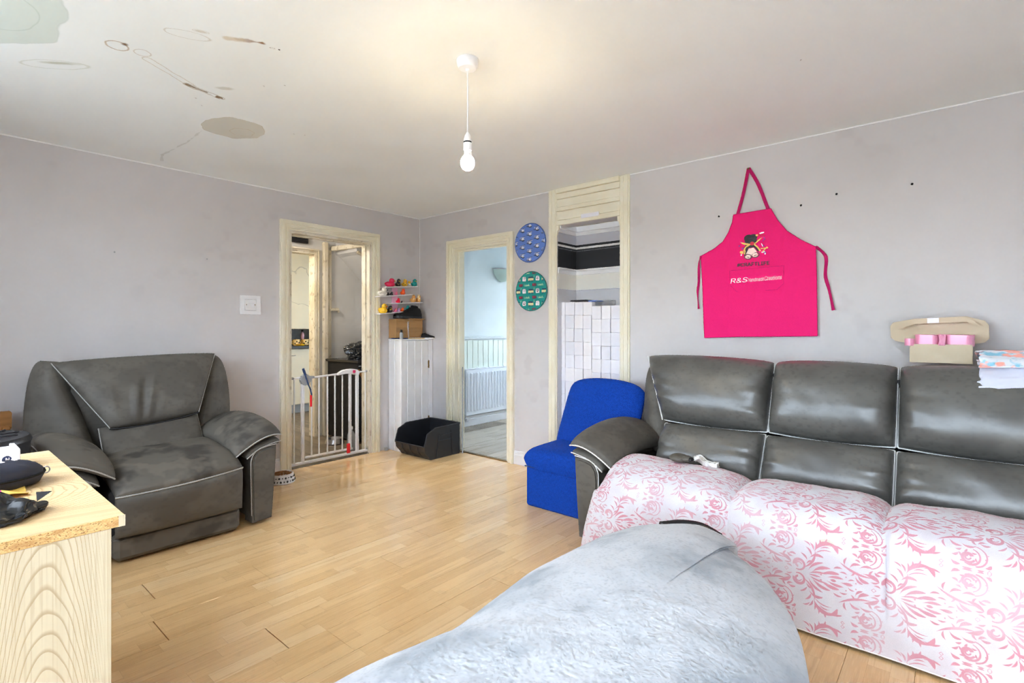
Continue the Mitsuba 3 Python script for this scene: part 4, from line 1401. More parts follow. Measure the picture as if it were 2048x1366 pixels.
P[..., 2] += fold * np.clip(1.15 - rr_, 0, 1) * 1.2
side = np.clip((rr_ - 0.80) / 0.2, 0, 1)
nrm = np.stack([xx - ctr[0], yy - ctr[1]], -1)
nrm /= np.maximum(np.linalg.norm(nrm, axis=-1, keepdims=True), 1e-9)
pl = (vnoise(np.arange(na + 1)[:, None] * 0.11 + 0 * rr_, rr_ * 2.0, 9) - 0.5) * 0.035 * side * np.clip((0.43 - P[..., 2]) / 0.2, 0, 1)
pl[-1] = pl[0]
P[..., :2] += nrm * pl[..., None]
P[-1] = P[0]
m = tm(np.vstack([P.reshape(-1, 3), (P - np.array([0, 0, 0.006])).reshape(-1, 3)]), np.vstack([gridf(na + 1, nr), gridf(na + 1, nr)[:, ::-1] + (na + 1) * nr]))
m.merge_vertices(digits_vertex=6)
m.update_faces(m.nondegenerate_faces())
m = tm(m.vertices, m.faces)
if m.face_normals[np.argmax(m.triangles_center[:, 2])][2] < 0:
    m.invert()
fb = solo('fleece_blanket', m, 'm_fleece', 'pale grey fleece blanket spread over the footstool in front of the sofa', 'blanket', smooth=True)
add('hem', tube(P[:-1, -1] + np.array([0, 0, -0.002]), 0.0085, 8, closed=True), 'm_fleece_hem', fb, True)

# ------------------------------------------------------------------ desk and what lies on it
dk = thing('desk', 'pale oak-effect desk with a raw chipboard edge, in front of the armchair', 'desk')
dx0, dx1, dy0, dy1 = -3.74, -3.119, -2.757, -1.80
add('top', bx((dx0, dy0 + 0.001, 0.724), (dx1, dy1, 0.75), 0.0015), 'm_desk_top', dk)
add('edge_strip', bx((dx0 + 0.002, dy0 - 0.0006, 0.7255), (dx1 - 0.012, dy0 + 0.0012, 0.7485)), 'm_chipboard', dk, label='bare chipboard edge of the desk top')
add('edging', bx((dx1 - 0.012, dy0 - 0.0006, 0.7245), (dx1 + 0.0006, dy0 + 0.0012, 0.7497)), 'm_desk_panel', dk)
add('end_panel', bx((dx0 + 0.02, dy0 + 0.004, 0.0), (dx1 - 0.024, dy0 + 0.024, 0.724), 0.001), 'm_desk_panel', dk)
add('end_panel', bx((dx0 + 0.02, dy1 - 0.04, 0.0), (dx1 - 0.03, dy1 - 0.02, 0.724), 0.001), 'm_desk_panel', dk)
add('back_panel', bx((dx0 + 0.03, dy0 + 0.024, 0.30), (dx0 + 0.048, dy1 - 0.04, 0.724), 0.001), 'm_desk_panel', dk)
add('back_panel', bx((dx1 - 0.05, dy0 + 0.024, 0.05), (dx1 - 0.032, dy1 - 0.04, 0.724), 0.001), 'm_desk_panel', dk)

wbx = thing('carton', 'white carton with a green base band lying on the desk behind the black pouch', 'carton')
add('body', bx((-3.46, -2.06, 0.768), (-3.222, -1.94, 0.805), 0.001), 'm_paper', wbx)
add('green_band', bx((-3.461, -2.061, 0.7505), (-3.221, -1.939, 0.768), 0.001), 'm_green', wbx)
add('logo', on_left(extr(arc_poly(-3.249, 0.785, 0.0105, 0.0105), 0.0006), -2.06), 'm_print_navy', wbx)
mt = meshkit.text_mesh('N', 0.010, 0.0005, True)
mt.apply_translation((-3.253, 0.780, 0.0006))
add('lettering', on_left(mt, -2.06), 'm_print_white', wbx)
add('flap', bx((-3.232, -2.064, 0.775), (-3.220, -1.935, 0.812), 0.0008), 'm_paper', wbx)

pc = thing('pouch', 'black padded zip pouch with white lettering on the desk', 'pouch')
th = np.linspace(0, 2 * math.pi, 60, endpoint=False)
pr = []
for z, s in ((0.7505, 0.80), (0.757, 0.94), (0.772, 1.0), (0.790, 0.97), (0.803, 0.86), (0.811, 0.66), (0.815, 0.40), (0.816, 0.0)):
    pr.append([(-3.32 + s * 0.128 * np.sign(math.cos(a)) * abs(math.cos(a)) ** 0.75, -2.275 + s * 0.085 * np.sign(math.sin(a)) * abs(math.sin(a)) ** 0.8 + 0.02 * math.cos(a), z + 0.002 * math.sin(9 * a + 3 * s) * s) for a in th])
pr = np.array([r + [r[0]] for r in pr])
m = tm(pr.reshape(-1, 3), gridf(*pr.shape[:2]))
m.merge_vertices()
m.update_faces(m.nondegenerate_faces())
add('body', fix(m), 'm_pouch', pc, True)
add('zip', tube(np.array([(-3.32 + 1.005 * 0.128 * np.sign(math.cos(a)) * abs(math.cos(a)) ** 0.75, -2.275 + 0.0855 * np.sign(math.sin(a)) * abs(math.sin(a)) ** 0.8 + 0.02 * math.cos(a), 0.780) for a in th]), 0.003, 6, True), 'm_black_matt', pc, True)
add('ring', tube(np.array([(-3.187 + 0.007 * math.cos(a), -2.258, 0.778 + 0.009 * math.sin(a)) for a in np.linspace(0, 2 * math.pi, 16, endpoint=False)]), 0.0018, 6, True), 'm_chrome', pc, True)
for txt, x, y, hgt in (('DE', -3.272, -2.255, 0.020), ('LIFE', -3.246, -2.245, 0.008)):
    mt = meshkit.text_mesh(txt, hgt, 0.0008, True)
    mt.apply_transform(trimesh.transformations.rotation_matrix(1.75, (0, 0, 1)))
    mt.apply_translation((x, y - 0.02, 0.8165))
    add('lettering', mt, 'm_print_white', pc)

P = np.array([[(-3.43 + 0.19 * u, -2.44 + 0.085 * v + 0.03 * u, 0.754 + 0.010 * math.sin(5 * u + 3 * v) ** 2 + 0.006 * math.sin(11 * u)) for v in np.linspace(0, 1, 16)] for u in np.linspace(0, 1, 24)])
pk = thing('sweet_packet', 'crumpled magenta and gold foil packet on the desk between the pouch and the black bag', 'packet')
add('body', sheet(P[:18], 0.0015), 'm_magenta', pk, True)
add('foil_end', sheet(P[17:] + np.array([0, 0, 0.0003]), 0.0015), 'm_foil', pk, True)
P2 = np.array([[(-3.43 + 0.13 * u, -2.415 + 0.022 * v + 0.03 * u + 0.008 * math.sin(9 * u), 0.768 + 0.004 * math.sin(8 * u)) for v in np.linspace(0, 1, 5)] for u in np.linspace(0, 1, 16)])
add('swirl', sheet(P2, 0.001), 'm_print_white', pk, True)

# black plastic bag, crumpled flat
rb = np.random.default_rng(4)
pts = []
for i in range(90):
    a, r = rb.uniform(0, 2 * math.pi), math.sqrt(rb.uniform(0, 1))
    pts.append((-3.33 + 0.115 * r * math.cos(a), -2.585 + 0.085 * r * math.sin(a), 0.756 + rb.uniform(0.0, 0.055) * (1 - r ** 3)))
base = trimesh.Trimesh(np.array(pts + [(p[0], p[1], 0.7505) for p in pts[:30]]), process=False).convex_hull
base = base.subdivide_to_size(0.010)
base.merge_vertices()
v = np.array(base.vertices)
n_ = base.vertex_normals
cr = np.abs(meshkit.noise(v * np.array([22, 34, 30.0]), 3) - 0.5) * 2
cr2 = np.abs(meshkit.noise(v * np.array([55, 70, 60.0]), 6) - 0.5) * 2
v = v + n_ * ((cr - 0.5) * 0.022 + (cr2 - 0.5) * 0.007)[:, None]
v[:, 2] = np.maximum(v[:, 2], 0.7505)
bgk = thing('plastic_bag', 'crumpled black plastic bag at the front of the desk', 'bag')
add('body', tm(v, base.faces), 'm_black_bag', bgk, 25)
P = np.array([[(-3.240 + 0.028 * u, -2.52 - 0.004 * u + 0.006 * v * (1 - u), 0.770 + 0.008 * u + 0.01 * v * (1 - u)) for v in np.linspace(-1, 1, 4)] for u in np.linspace(0, 1, 6)])
add('corner', sheet(P, 0.001), 'm_black_bag', bgk)

# round black basket with a ridged lid, wooden chair back behind it
bk = thing('lidded_tub', 'round black tub with a spiral-ridged lid between the desk and the armchair', 'tub')
bcx, bcy, br = -3.30, -0.92, 0.235
add('body', lathe([(0, 0.0), (br - 0.045, 0.0), (br - 0.035, 0.02), (br - 0.012, 0.52), (br - 0.012, 0.585), (br, 0.59), (br, 0.66), (0, 0.66)], 48, (bcx, bcy, 0)), 'm_black_plastic', bk, 40)
lid = add('lid', lathe([(0, 0.66), (br + 0.004, 0.66), (br + 0.006, 0.672), (br - 0.004, 0.690), (br - 0.03, 0.695), (br - 0.06, 0.690), (0, 0.698)], 48, (bcx, bcy, 0)), 'm_black_plastic', bk, 40)
for i in range(12):
    a = i * math.pi / 6
    add('ridge', tube(np.array([(bcx + r * math.cos(a + 3.2 * r), bcy + r * math.sin(a + 3.2 * r), 0.694 + 0.003) for r in np.linspace(0.03, 0.20, 10)]), 0.0035, 6), 'm_black_plastic', lid, True)
wch = thing('wooden_chair', 'brown wooden chair back with rounded corners behind the black tub', 'chair')
bpoly = sbox(-3.50, 0.60, -3.05, 0.706).buffer(-0.015).buffer(0.015)
add('back_rail', on_left(extr(bpoly, 0.022), -0.10), 'm_brown_wood', wch)
for x in (-3.485, -3.075):
    add('leg', bx((x - 0.017, -0.145, 0.0), (x + 0.017, -0.115, 0.62), 0.003), 'm_brown_wood', wch)
    add('leg', bx((x - 0.017, -0.50, 0.0), (x + 0.017, -0.47, 0.42), 0.003), 'm_brown_wood', wch)
add('seat', bx((-3.51, -0.52, 0.42), (-3.055, -0.10, 0.445), 0.006), 'm_brown_wood', wch)

# ------------------------------------------------------------------ baby gate
gt = thing('safety_gate', 'white metal safety gate across the left doorway', 'gate')
gy = 0.045


def gbar(x, r, z0, z1, n=10):
    return tube(np.array([(x, gy, z0), (x, gy, z1)]), r, n)


fr = add('frame', cat(bx((-1.340, gy - 0.012, 0.012), (-0.590, gy + 0.012, 0.036), 0.004), bx((-1.251, gy - 0.013, 0.03), (-1.225, gy + 0.013, 0.74), 0.004), bx((-0.722, gy - 0.013, 0.03), (-0.694, gy + 0.013, 0.775), 0.004)), 'm_white_metal', gt)
add('bar', gbar(-1.312, 0.0065, 0.03, 0.752), 'm_white_metal', fr, 40)
add('bar', gbar(-0.618, 0.0065, 0.03, 0.764), 'm_white_metal', fr, 40)
add('rail', tube(np.array([(-1.345, gy, 0.752), (-1.235, gy, 0.752)]), 0.008, 8), 'm_white_metal', fr, 40)
add('rail', tube(np.array([(-0.71, gy, 0.766), (-0.590, gy, 0.770)]), 0.008, 8), 'm_white_metal', fr, 40)
for x, z in ((-1.352, 0.752), (-0.588, 0.770), (-1.352, 0.026), (-0.588, 0.034)):
    add('fixing', cat(trimesh.creation.cylinder(0.021, 0.012, transform=trimesh.transformations.translation_matrix((x + (0.003 if x < -1 else -0.003), gy, z)) @ trimesh.transformations.rotation_matrix(math.pi / 2, (0, 1, 0))),
                      trimesh.creation.cylinder(0.011, 0.030, transform=trimesh.transformations.translation_matrix((x + (0.018 if x < -1 else -0.016), gy, z)) @ trimesh.transformations.rotation_matrix(math.pi / 2, (0, 1, 0)))), 'm_grey_plastic', gt, 40)
lf = add('gate_leaf', tube(np.array([(-1.20, gy, 0.744), (-0.90, gy, 0.762)]), 0.009, 10), 'm_white_metal', gt, 40)
add('rail', bx((-1.215, gy - 0.008, 0.058), (-0.755, gy + 0.008, 0.076), 0.003), 'm_white_metal', lf)
for x in (-1.156, -1.087, -1.007, -0.934, -0.860):
    add('bar', gbar(x, 0.0068, 0.07, 0.752), 'm_white_metal', lf, 40)
add('bar', bx((-0.794, gy - 0.011, 0.058), (-0.770, gy + 0.011, 0.765), 0.004), 'm_white_metal', lf)
hp = np.array([(-0.915, 0.752), (-0.90, 0.772), (-0.86, 0.792), (-0.80, 0.801), (-0.74, 0.798), (-0.70, 0.782), (-0.695, 0.750), (-0.72, 0.742), (-0.80, 0.760), (-0.86, 0.758)])
hnd = add('handle', on_left(extr(Polygon(spl(hp, 60, True)[:, :2]).buffer(0), 0.036), gy + 0.018), 'm_white_plastic', lf)
add('button', trimesh.creation.cylinder(0.014, 0.008, transform=trimesh.transformations.translation_matrix((-0.752, gy - 0.021, 0.776)) @ trimesh.transformations.rotation_matrix(math.pi / 2, (1, 0, 0))), 'm_red_button', hnd, 40)
hg = add('hinge', trimesh.creation.cylinder(0.044, 0.030, sections=24, transform=trimesh.transformations.translation_matrix((-1.222, gy - 0.012, 0.735)) @ trimesh.transformations.rotation_matrix(math.pi / 2, (1, 0, 0))), 'm_grey_plastic', gt, 40)
for i in range(16):
    a = i * math.pi / 8
    add('tooth', bxr((-1.222 + 0.045 * math.cos(a), gy - 0.012, 0.735 + 0.045 * math.sin(a)), (0.007, 0.026, 0.007)), 'm_grey_plastic', hg)
add('lug', bx((-1.20, gy - 0.016, 0.742), (-1.135, gy + 0.012, 0.764), 0.005), 'm_grey_plastic', hg)
add('strip', bx((-0.82, gy - 0.012, 0.030), (-0.785, gy - 0.004, 0.12), 0.002), 'm_red', gt, label='small red catch at the foot of the gate')
ls = thing('dog_lead', 'navy and red dog lead hung over the gate hinge', 'lead')
add('handle', bxr((-1.240, gy - 0.032, 0.805), (0.020, 0.014, 0.062), c=0.004, ry=-0.35), 'm_navy', ls)
add('strap', tube(spl([(-1.232, gy - 0.035, 0.78), (-1.205, gy - 0.040, 0.69), (-1.185, gy - 0.030, 0.655), (-1.165, gy - 0.018, 0.60)], 16), 0.006, 8), 'm_navy', ls, True)
add('strap_end', bx((-1.178, gy - 0.018, 0.50), (-1.162, gy - 0.013, 0.60)), 'm_red', ls)

# lobby contents behind the gate
bcab = thing('black_cabinet', 'black cabinet standing in the lobby behind the gate', 'cabinet')
add('carcass', bx((-0.455, 0.42, 0.02), (0.04, 1.00, 0.82), 0.004), 'm_black_matt', bcab)
add('top', bx((-0.470, 0.40, 0.82), (0.05, 1.02, 0.845), 0.003), 'm_black_gloss', bcab)
add('front_panel', bx((-0.43, 0.408, 0.06), (0.02, 0.42, 0.76), 0.003), 'm_black_plastic', bcab)
add('edge_bead', bx((-0.45, 0.412, 0.785), (0.04, 0.418, 0.793)), 'm_grey_plastic', bcab)


def crumple(center, size, seed, z0):
    s = trimesh.creation.icosphere(subdivisions=4)
    v = np.array(s.vertices)
    v = np.sign(v) * np.abs(v) ** 0.75
    n1 = np.abs(meshkit.noise(v * 2.6 + seed, seed) - 0.5) * 2
    n2 = np.abs(meshkit.noise(v * 6.0 + seed, seed + 3) - 0.5) * 2
    v = v * (0.80 + 0.30 * n1 + 0.12 * n2)[:, None] * np.array(size) + np.array(center)
    v[:, 2] = np.maximum(v[:, 2], z0)
    return tm(v, s.faces)


solo('rubbish_bag', crumple((-0.20, 0.66, 0.92), (0.22, 0.17, 0.13), 3, 0.846), 'm_black_bag', 'full black rubbish bag on top of the black lobby cabinet', 'bag', smooth=22)
solo('dark_bundle', crumple((-0.01, 0.93, 0.96), (0.05, 0.06, 0.15), 9, 0.846), 'm_black_matt', 'small dark bundle behind the rubbish bag on the lobby cabinet', 'bundle', smooth=30)
solo('wooden_plank', bxr((-0.33, 0.385, 0.55), (0.028, 0.010, 0.50), ry=-0.62, c=0.002), 'm_brown_wood', 'thin wooden batten leaning against the black lobby cabinet', 'batten')
solo('steel_bowl', lathe([(0, 0.0), (0.085, 0.0), (0.095, 0.012), (0.080, 0.055), (0.082, 0.058), (0.078, 0.058), (0.060, 0.02), (0, 0.015)], 32, (-0.60, 0.62, 0)), 'm_chrome', 'shiny steel pet bowl on the lobby floor behind the gate', 'bowl', smooth=40)
jug = thing('plastic_bottle', 'pale plastic bottle on the lobby floor at the hinge-free end of the gate', 'bottle')
add('body', lathe([(0, 0), (0.035, 0), (0.038, 0.02), (0.036, 0.15), (0.014, 0.19), (0.014, 0.20), (0, 0.20)], 18, (-0.64, 0.25, 0)), 'm_grey_plastic', jug, 40)
add('cap', lathe([(0, 0.2), (0.017, 0.2), (0.016, 0.225), (0, 0.225)], 14, (-0.64, 0.25, 0)), 'm_white_plastic', jug)

# ------------------------------------------------------------------ food bowl
fbw = thing('pet_food_bowl', 'white pet bowl with black paw spots full of brown kibble, beside the gate', 'bowl')
fcx, fcy = -1.575, -0.285
add('body', lathe([(0, 0.003), (0.088, 0.0), (0.094, 0.006), (0.082, 0.070), (0.080, 0.072), (0.074, 0.070), (0.070, 0.030), (0, 0.028)], 40, (fcx, fcy, 0)), 'm_white_plastic', fbw, 40)
for row, z in enumerate((0.022, 0.048)):
    for i in range(24):
        a = i * 2 * math.pi / 24 + row * 0.13
        r = 0.0945 - 0.0125 * (z - 0.006) / 0.064 * 1.0
        s_ = 0.0075 if i % 2 == row else 0.0048
        add('paw_spot', sph((fcx + r * math.cos(a), fcy + r * math.sin(a), z), s_, (1, 1, 1.05), 1), 'm_black_gloss', fbw, True)
kb = []
for i in range(260):
    a, r = rng.uniform(0, 2 * math.pi), 0.070 * math.sqrt(rng.uniform(0, 1))
    kb.append(sph((fcx + r * math.cos(a), fcy + r * math.sin(a), 0.058 + 0.022 * (1 - (r / 0.072) ** 2) + rng.uniform(-0.004, 0.004)), 0.0065, (1, 0.9, 0.6), 1))
kk = solo('kibble', cat(kb), 'm_kibble', 'brown dry kibble heaped in the spotted bowl', 'pet food', smooth=True)
labels[kk]['kind'] = 'stuff'

# ------------------------------------------------------------------ meter cupboard in the corner and the things on it
mc = thing('corner_cupboard', 'white boarded low cupboard in the corner of the room', 'cupboard')
cx0, cy0, ctop = -0.392, -0.205, 1.072
add('carcass', bx((cx0 + 0.014, cy0 + 0.016, 0.0), (-0.004, -0.006, ctop - 0.012)), 'm_white_board', mc)
for i in range(2):
    add('board', bx((cx0, cy0 + 0.012 + 0.094 * i, 0.0), (cx0 + 0.014, cy0 + 0.012 + 0.094 * i + 0.091, ctop - 0.012), 0.004), 'm_white_board', mc)
add('post', bx((cx0 - 0.001, cy0 - 0.001, 0.0), (cx0 + 0.066, cy0 + 0.016, ctop - 0.012), 0.003), 'm_white_board', mc)
dr_ = add('door', bx((cx0 + 0.070, cy0 + 0.002, 0.03), (-0.060, cy0 + 0.016, ctop - 0.016), 0.002), 'm_white_board', mc)
for i in range(3):
    w3 = (-0.060 - cx0 - 0.070) / 3
    add('board', bx((cx0 + 0.071 + w3 * i, cy0 - 0.002, 0.03), (cx0 + 0.070 + w3 * (i + 1) - 0.001, cy0 + 0.006, ctop - 0.016), 0.004), 'm_white_board', dr_)
add('stile', bx((-0.058, cy0 - 0.001, 0.0), (-0.004, cy0 + 0.016, ctop - 0.012), 0.003), 'm_white_board', mc)
for z in (0.82, 0.27):
    add('hinge', bx((-0.068, cy0 - 0.005, z - 0.038), (-0.050, cy0 - 0.0005, z + 0.038), 0.001), 'm_brass', mc)
add('top', bx((cx0 - 0.004, cy0 - 0.006, ctop - 0.012), (-0.004, -0.006, ctop), 0.002), 'm_white_board', mc)
solo('door_stop', bx((-0.452, -0.045, 0.0), (-0.418, -0.018, 0.032), 0.004), 'm_grey_plastic', 'small grey block on the floor beside the corner cupboard', 'door stop')

fo = thing('magazine', 'thin cream magazine under the cardboard box', 'magazine')
add('cover', bxr((-0.17, -0.110, ctop + 0.004), (0.19, 0.16, 0.006), 0.06, 0.001), 'm_foil', fo)
add('pages', bxr((-0.17, -0.112, ctop + 0.0085), (0.185, 0.155, 0.003), 0.06), 'm_paper', fo)
solo('dark_folder', bxr((-0.325, -0.095, ctop + 0.004), (0.10, 0.14, 0.008), -0.05, 0.001), 'm_navy', 'dark flat folder under the left of the cardboard box', 'folder')
cb = thing('cardboard_box', 'worn brown cardboard box taped shut on the corner cupboard', 'box')
b0, b1 = ctop + 0.0105, ctop + 0.192
add('body', bx((-0.395, -0.130, b0), (-0.070, -0.012, b1), 0.003), 'm_card', cb)
add('flap', bxr((-0.325, -0.148, b1 - 0.010), (0.150, 0.050, 0.005), rx=0.42, rz=0.05), 'm_card', cb)
add('flap', bxr((-0.155, -0.142, b1 + 0.004), (0.170, 0.045, 0.005), rx=0.18), 'm_card', cb)
add('tape', bx((-0.394, -0.1315, b0 + 0.055), (-0.071, -0.1295, b0 + 0.100)), 'm_tape', cb)
add('tape', fix(on_left(extr(Polygon([(-0.252, b0), (-0.242, b0), (-0.248, b0 + 0.09), (-0.238, b1), (-0.260, b1), (-0.262, b0 + 0.10)]), 0.003), -0.129)), 'm_clear_tape', cb)
add('edge_crease', bx((-0.2465, -0.1325, b0 + 0.10), (-0.2435, -0.130, b1)), 'm_seam', cb)

# shoe: upper, sole, stripe, tongue
def shoe(x, y, z, rz, L, label, stripe, tilt=0.0):
    t = thing('trainer', label, 'shoe', 'black trainers on the corner cupboard')
    Mx = trimesh.transformations.translation_matrix((x, y, z)) @ trimesh.transformations.euler_matrix(0, tilt, rz)
    secs = [(-0.50, 0.30, 0.26), (-0.46, 0.36, 0.36), (-0.36, 0.38, 0.40), (-0.24, 0.36, 0.42), (-0.12, 0.34, 0.36), (0.04, 0.36, 0.29), (0.2, 0.40, 0.22), (0.36, 0.38, 0.18), (0.46, 0.28, 0.15), (0.505, 0.12, 0.11)]
    a_ = np.linspace(0, math.pi, 15)
    P = np.array([[(s * L, w * L * 0.5 * np.cos(a), 0.05 * L + (h - 0.05) * L * np.sin(a) ** 0.7) for a in a_] for s, w, h in secs])
    m = sheet(P, 0.004)
    m.apply_transform(Mx)
    add('upper', m, 'm_black_matt', t, True)
    so_ = Polygon([(s * L, w * L * 0.53) for s, w, h in secs] + [(s * L, -w * L * 0.53) for s, w, h in secs[::-1]]).buffer(0.003)
    m = extr(so_, 0.075 * L)
    m.apply_transform(Mx)
    add('sole', m, 'm_rubber_white' if stripe == 2 else 'm_black_plastic', t)
    for i in range(3):
        P = np.array([[((-0.06 + 0.07 * i) * L + q * 0.03 * L, -(0.37 * L * 0.5) * math.cos(a) - 0.0015, 0.06 * L + (0.30 - 0.03 * i) * L * math.sin(a)) for a in np.linspace(0.05, 1.3, 8)] for q in (0, 1)])
        m = sheet(P, 0.002)
        m.apply_transform(Mx)
        add('stripe', m, 'm_rubber_white', t)
    m = tube(np.array([(-0.30 * L + 0.10 * L * math.cos(a), 0.12 * L * math.sin(a), 0.42 * L + 0.02 * L * math.cos(a)) for a in np.linspace(0, 2 * math.pi, 20, endpoint=False)]), 0.02 * L, 6, True)
    m.apply_transform(Mx)
    add('collar', m, 'm_black_plastic', t, True)
    return t


shoe(-0.225, -0.080, b1 + 0.008, math.pi, 0.29, 'black trainer with white stripes lying on top of the cardboard box', 1)
shoe(-0.050, -0.186, ctop + 0.001, -0.75, 0.125, 'black trainer with a white sole beside the cardboard box', 2)
sb = thing('spray_bottle', 'small clear bottle with a black cap left of the cardboard box', 'bottle')
add('body', lathe([(0, ctop), (0.015, ctop), (0.017, ctop + 0.006), (0.017, ctop + 0.055), (0.008, ctop + 0.066), (0, ctop + 0.066)], 18, (-0.373, -0.183, 0)), 'm_grey_plastic', sb, 40)
add('cap', lathe([(0, ctop + 0.066), (0.010, ctop + 0.066), (0.010, ctop + 0.088), (0, ctop + 0.088)], 14, (-0.373, -0.183, 0)), 'm_black_matt', sb)

# ------------------------------------------------------------------ duck shelves on wall_left
su = thing('wall_shelf', 'four narrow white staggered shelves with a pink strip, holding rubber ducks in the corner', 'shelf')
SH = [((-0.489, 1.565), (-0.105, 1.594)), ((-0.556, 1.472), (-0.168, 1.510)), ((-0.432, 1.411), (-0.041, 1.436)), ((-0.551, 1.309), (-0.170, 1.345))]


def shelf_z(i, x):
    (xa, za), (xb, zb) = SH[i]
    return za + (zb - za) * (x - xa) / (xb - xa)


for i, ((xa, za), (xb, zb)) in enumerate(SH):
    add('board', bxr(((xa + xb) / 2, -0.050, (za + zb) / 2), (math.hypot(xb - xa, zb - za), 0.098, 0.009), ry=-math.atan2(zb - za, xb - xa), c=0.0015), 'm_white_plastic', su)
add('strip', bx((-0.352, -0.010, 1.318), (-0.286, -0.0005, 1.572), 0.001), 'm_pink_strip', su, label='translucent pink upright strip')


def duck(shelf, x, s, rot, body, bill, label, y=-0.058, head=None, spots=None, tall=1.0, patch=None):
    """a bath duck of body length s facing rot (0 = towards +x)"""
    z = shelf_z(shelf, x) + 0.0055
    t = thing('rubber_duck', label, 'rubber duck', 'rubber ducks on the wall shelf')
    Mx = trimesh.transformations.translation_matrix((x, y, z)) @ trimesh.transformations.rotation_matrix(rot, (0, 0, 1)) @ np.diag([s, s, s * tall, 1])
    bd = trimesh.creation.icosphere(subdivisions=3)
    v = np.array(bd.vertices)
    v[:, 2] = np.maximum(v[:, 2], -0.78)
    v[:, 2] += 0.35 * np.clip(-v[:, 0] - 0.35, 0, 1) ** 1.3 * 1.2
    v = v * np.array([0.50, 0.36, 0.32]) + np.array([0, 0, 0.25])
    bd = tm(v, bd.faces)
    hd_ = sph((0.20, 0, 0.66), 0.27, (1, 1, 1), 3)
    nk = sph((0.16, 0, 0.46), 0.21, (1, 1, 1), 2)
    for part, m_, mm in (('body', bd, body), ('head', cat(hd_, nk) if head is None else hd_, head or body), ('bill', sph((0.47, 0, 0.62), 0.12, (1.0, 1.15, 0.42), 2), bill)):
        m_.apply_transform(Mx)
        add(part, m_, mm, t, True)
    for q in (-1, 1):
        e_ = sph((0.40, 0.13 * q, 0.74), 0.042, (0.6, 1, 1.2), 1)
        e_.apply_transform(Mx)
        add('eye', e_, 'm_eye', t, True)
        w = sph((-0.10, 0.33 * q, 0.28), 0.18, (1.25, 0.32, 0.62), 2)
        w.apply_transform(Mx)
        add('wing', w, body, t, True)
    if spots:
        for a, b in ((0.9, 0.3), (1.8, 0.2), (2.7, 0.34), (-0.9, 0.3), (-1.8, 0.2), (-0.4, 0.18), (-2.5, 0.3)):
            e_ = sph((0.47 * math.cos(a), 0.34 * math.sin(a), b), 0.06, (1, 1, 1), 1)
            e_.apply_transform(Mx)
            add('spot', e_, spots, t, True)
    if patch:
        e_ = sph((0.30, 0, 0.30), 0.24, (0.75, 1, 0.85), 2)
        e_.apply_transform(Mx)
        add('breast', e_, patch, t, True)
    return t


dn = -math.pi / 2
duck(0, -0.415, 0.098, dn + 0.9, 'm_duck_red', 'm_duck_gold', 'large shiny crimson rubber duck at the left end of the top shelf', tall=0.88)
duck(0, -0.318, 0.066, dn - 0.2, 'm_duck_black', 'm_duck_gold', 'black rubber duck with gold spots, second on the top shelf', spots='m_duck_gold', tall=1.2)
duck(0, -0.240, 0.068, dn - 0.1, 'm_duck_gold', 'm_bill', 'gold rubber duck with black spots in the middle of the top shelf', spots='m_duck_black', head='m_duck_gold', tall=1.12)
duck(0, -0.185, 0.050, dn - 0.3, 'm_duck_white', 'm_duck_gold', 'small white and gold rubber duck on the top shelf', head='m_duck_gold', spots='m_duck_teal', tall=1.15)
duck(0, -0.120, 0.076, dn - 0.2, 'm_duck_teal', 'm_duck_gold', 'shiny teal rubber duck at the right end of the top shelf')
duck(1, -0.500, 0.090, dn + 1.0, 'm_duck_white', 'm_duck_black', 'white rubber duck with a black bill at the left of the second shelf')
duck(1, -0.436, 0.034, dn, 'm_duck_black', 'm_grey_plastic', 'tiny black rubber duck next to the white one on the second shelf')
duck(1, -0.398, 0.038, dn + 0.3, 'm_duck_black', 'm_duck_teal', 'tiny black rubber duck nearest the pink strip on the second shelf', spots=None)
duck(1, -0.340, 0.034, dn, 'm_duck_pink', 'm_bill', 'tiny pink rubber duck in front of the pink strip on the second shelf')
duck(1, -0.262, 0.062, dn - 0.1, 'm_duck_orange', 'm_duck_red', 'orange rubber duck right of the pink strip on the second shelf')
duck(2, -0.318, 0.050, dn, 'm_duck_scarlet', 'm_duck_orange', 'small scarlet rubber duck in front of the pink strip on the third shelf')
duck(2, -0.275, 0.022, dn, 'm_duck_black', 'm_duck_scarlet', 'very tiny dark rubber duck beside the scarlet one on the third shelf')
duck(2, -0.135, 0.068, dn - 0.1, 'm_duck_tan', 'm_bill', 'tan rubber duck with a cream breast, left one of the pair on the third shelf', patch='m_duck_cream', tall=1.2)
duck(2, -0.070, 0.068, dn - 0.1, 'm_duck_tan', 'm_bill', 'tan and cream rubber duck, right one of the pair on the third shelf', patch='m_duck_cream', tall=1.2, head='m_duck_cream')
duck(3, -0.496, 0.092, dn + 0.4, 'm_duck_yellow', 'm_duck_orange', 'big yellow rubber duck at the left of the lowest shelf', tall=1.05)
duck(3, -0.420, 0.070, dn, 'm_duck_black', 'm_duck_gold', 'black rubber duck with a gold bill beside the yellow one on the lowest shelf', patch='m_duck_gold')
duck(3, -0.350, 0.040, dn, 'm_duck_pink', 'm_bill', 'small pink rubber duck on the lowest shelf')
duck(3, -0.310, 0.038, dn, 'm_duck_lilac', 'm_bill', 'small lilac rubber duck on the lowest shelf')
duck(3, -0.268, 0.042, dn, 'm_duck_orange', 'm_duck_yellow', 'small orange rubber duck on the lowest shelf above the trainer')
duck(3, -0.208, 0.058, dn, 'm_duck_teal', 'm_duck_black', 'dark teal rubber duck behind the trainer on the lowest shelf')

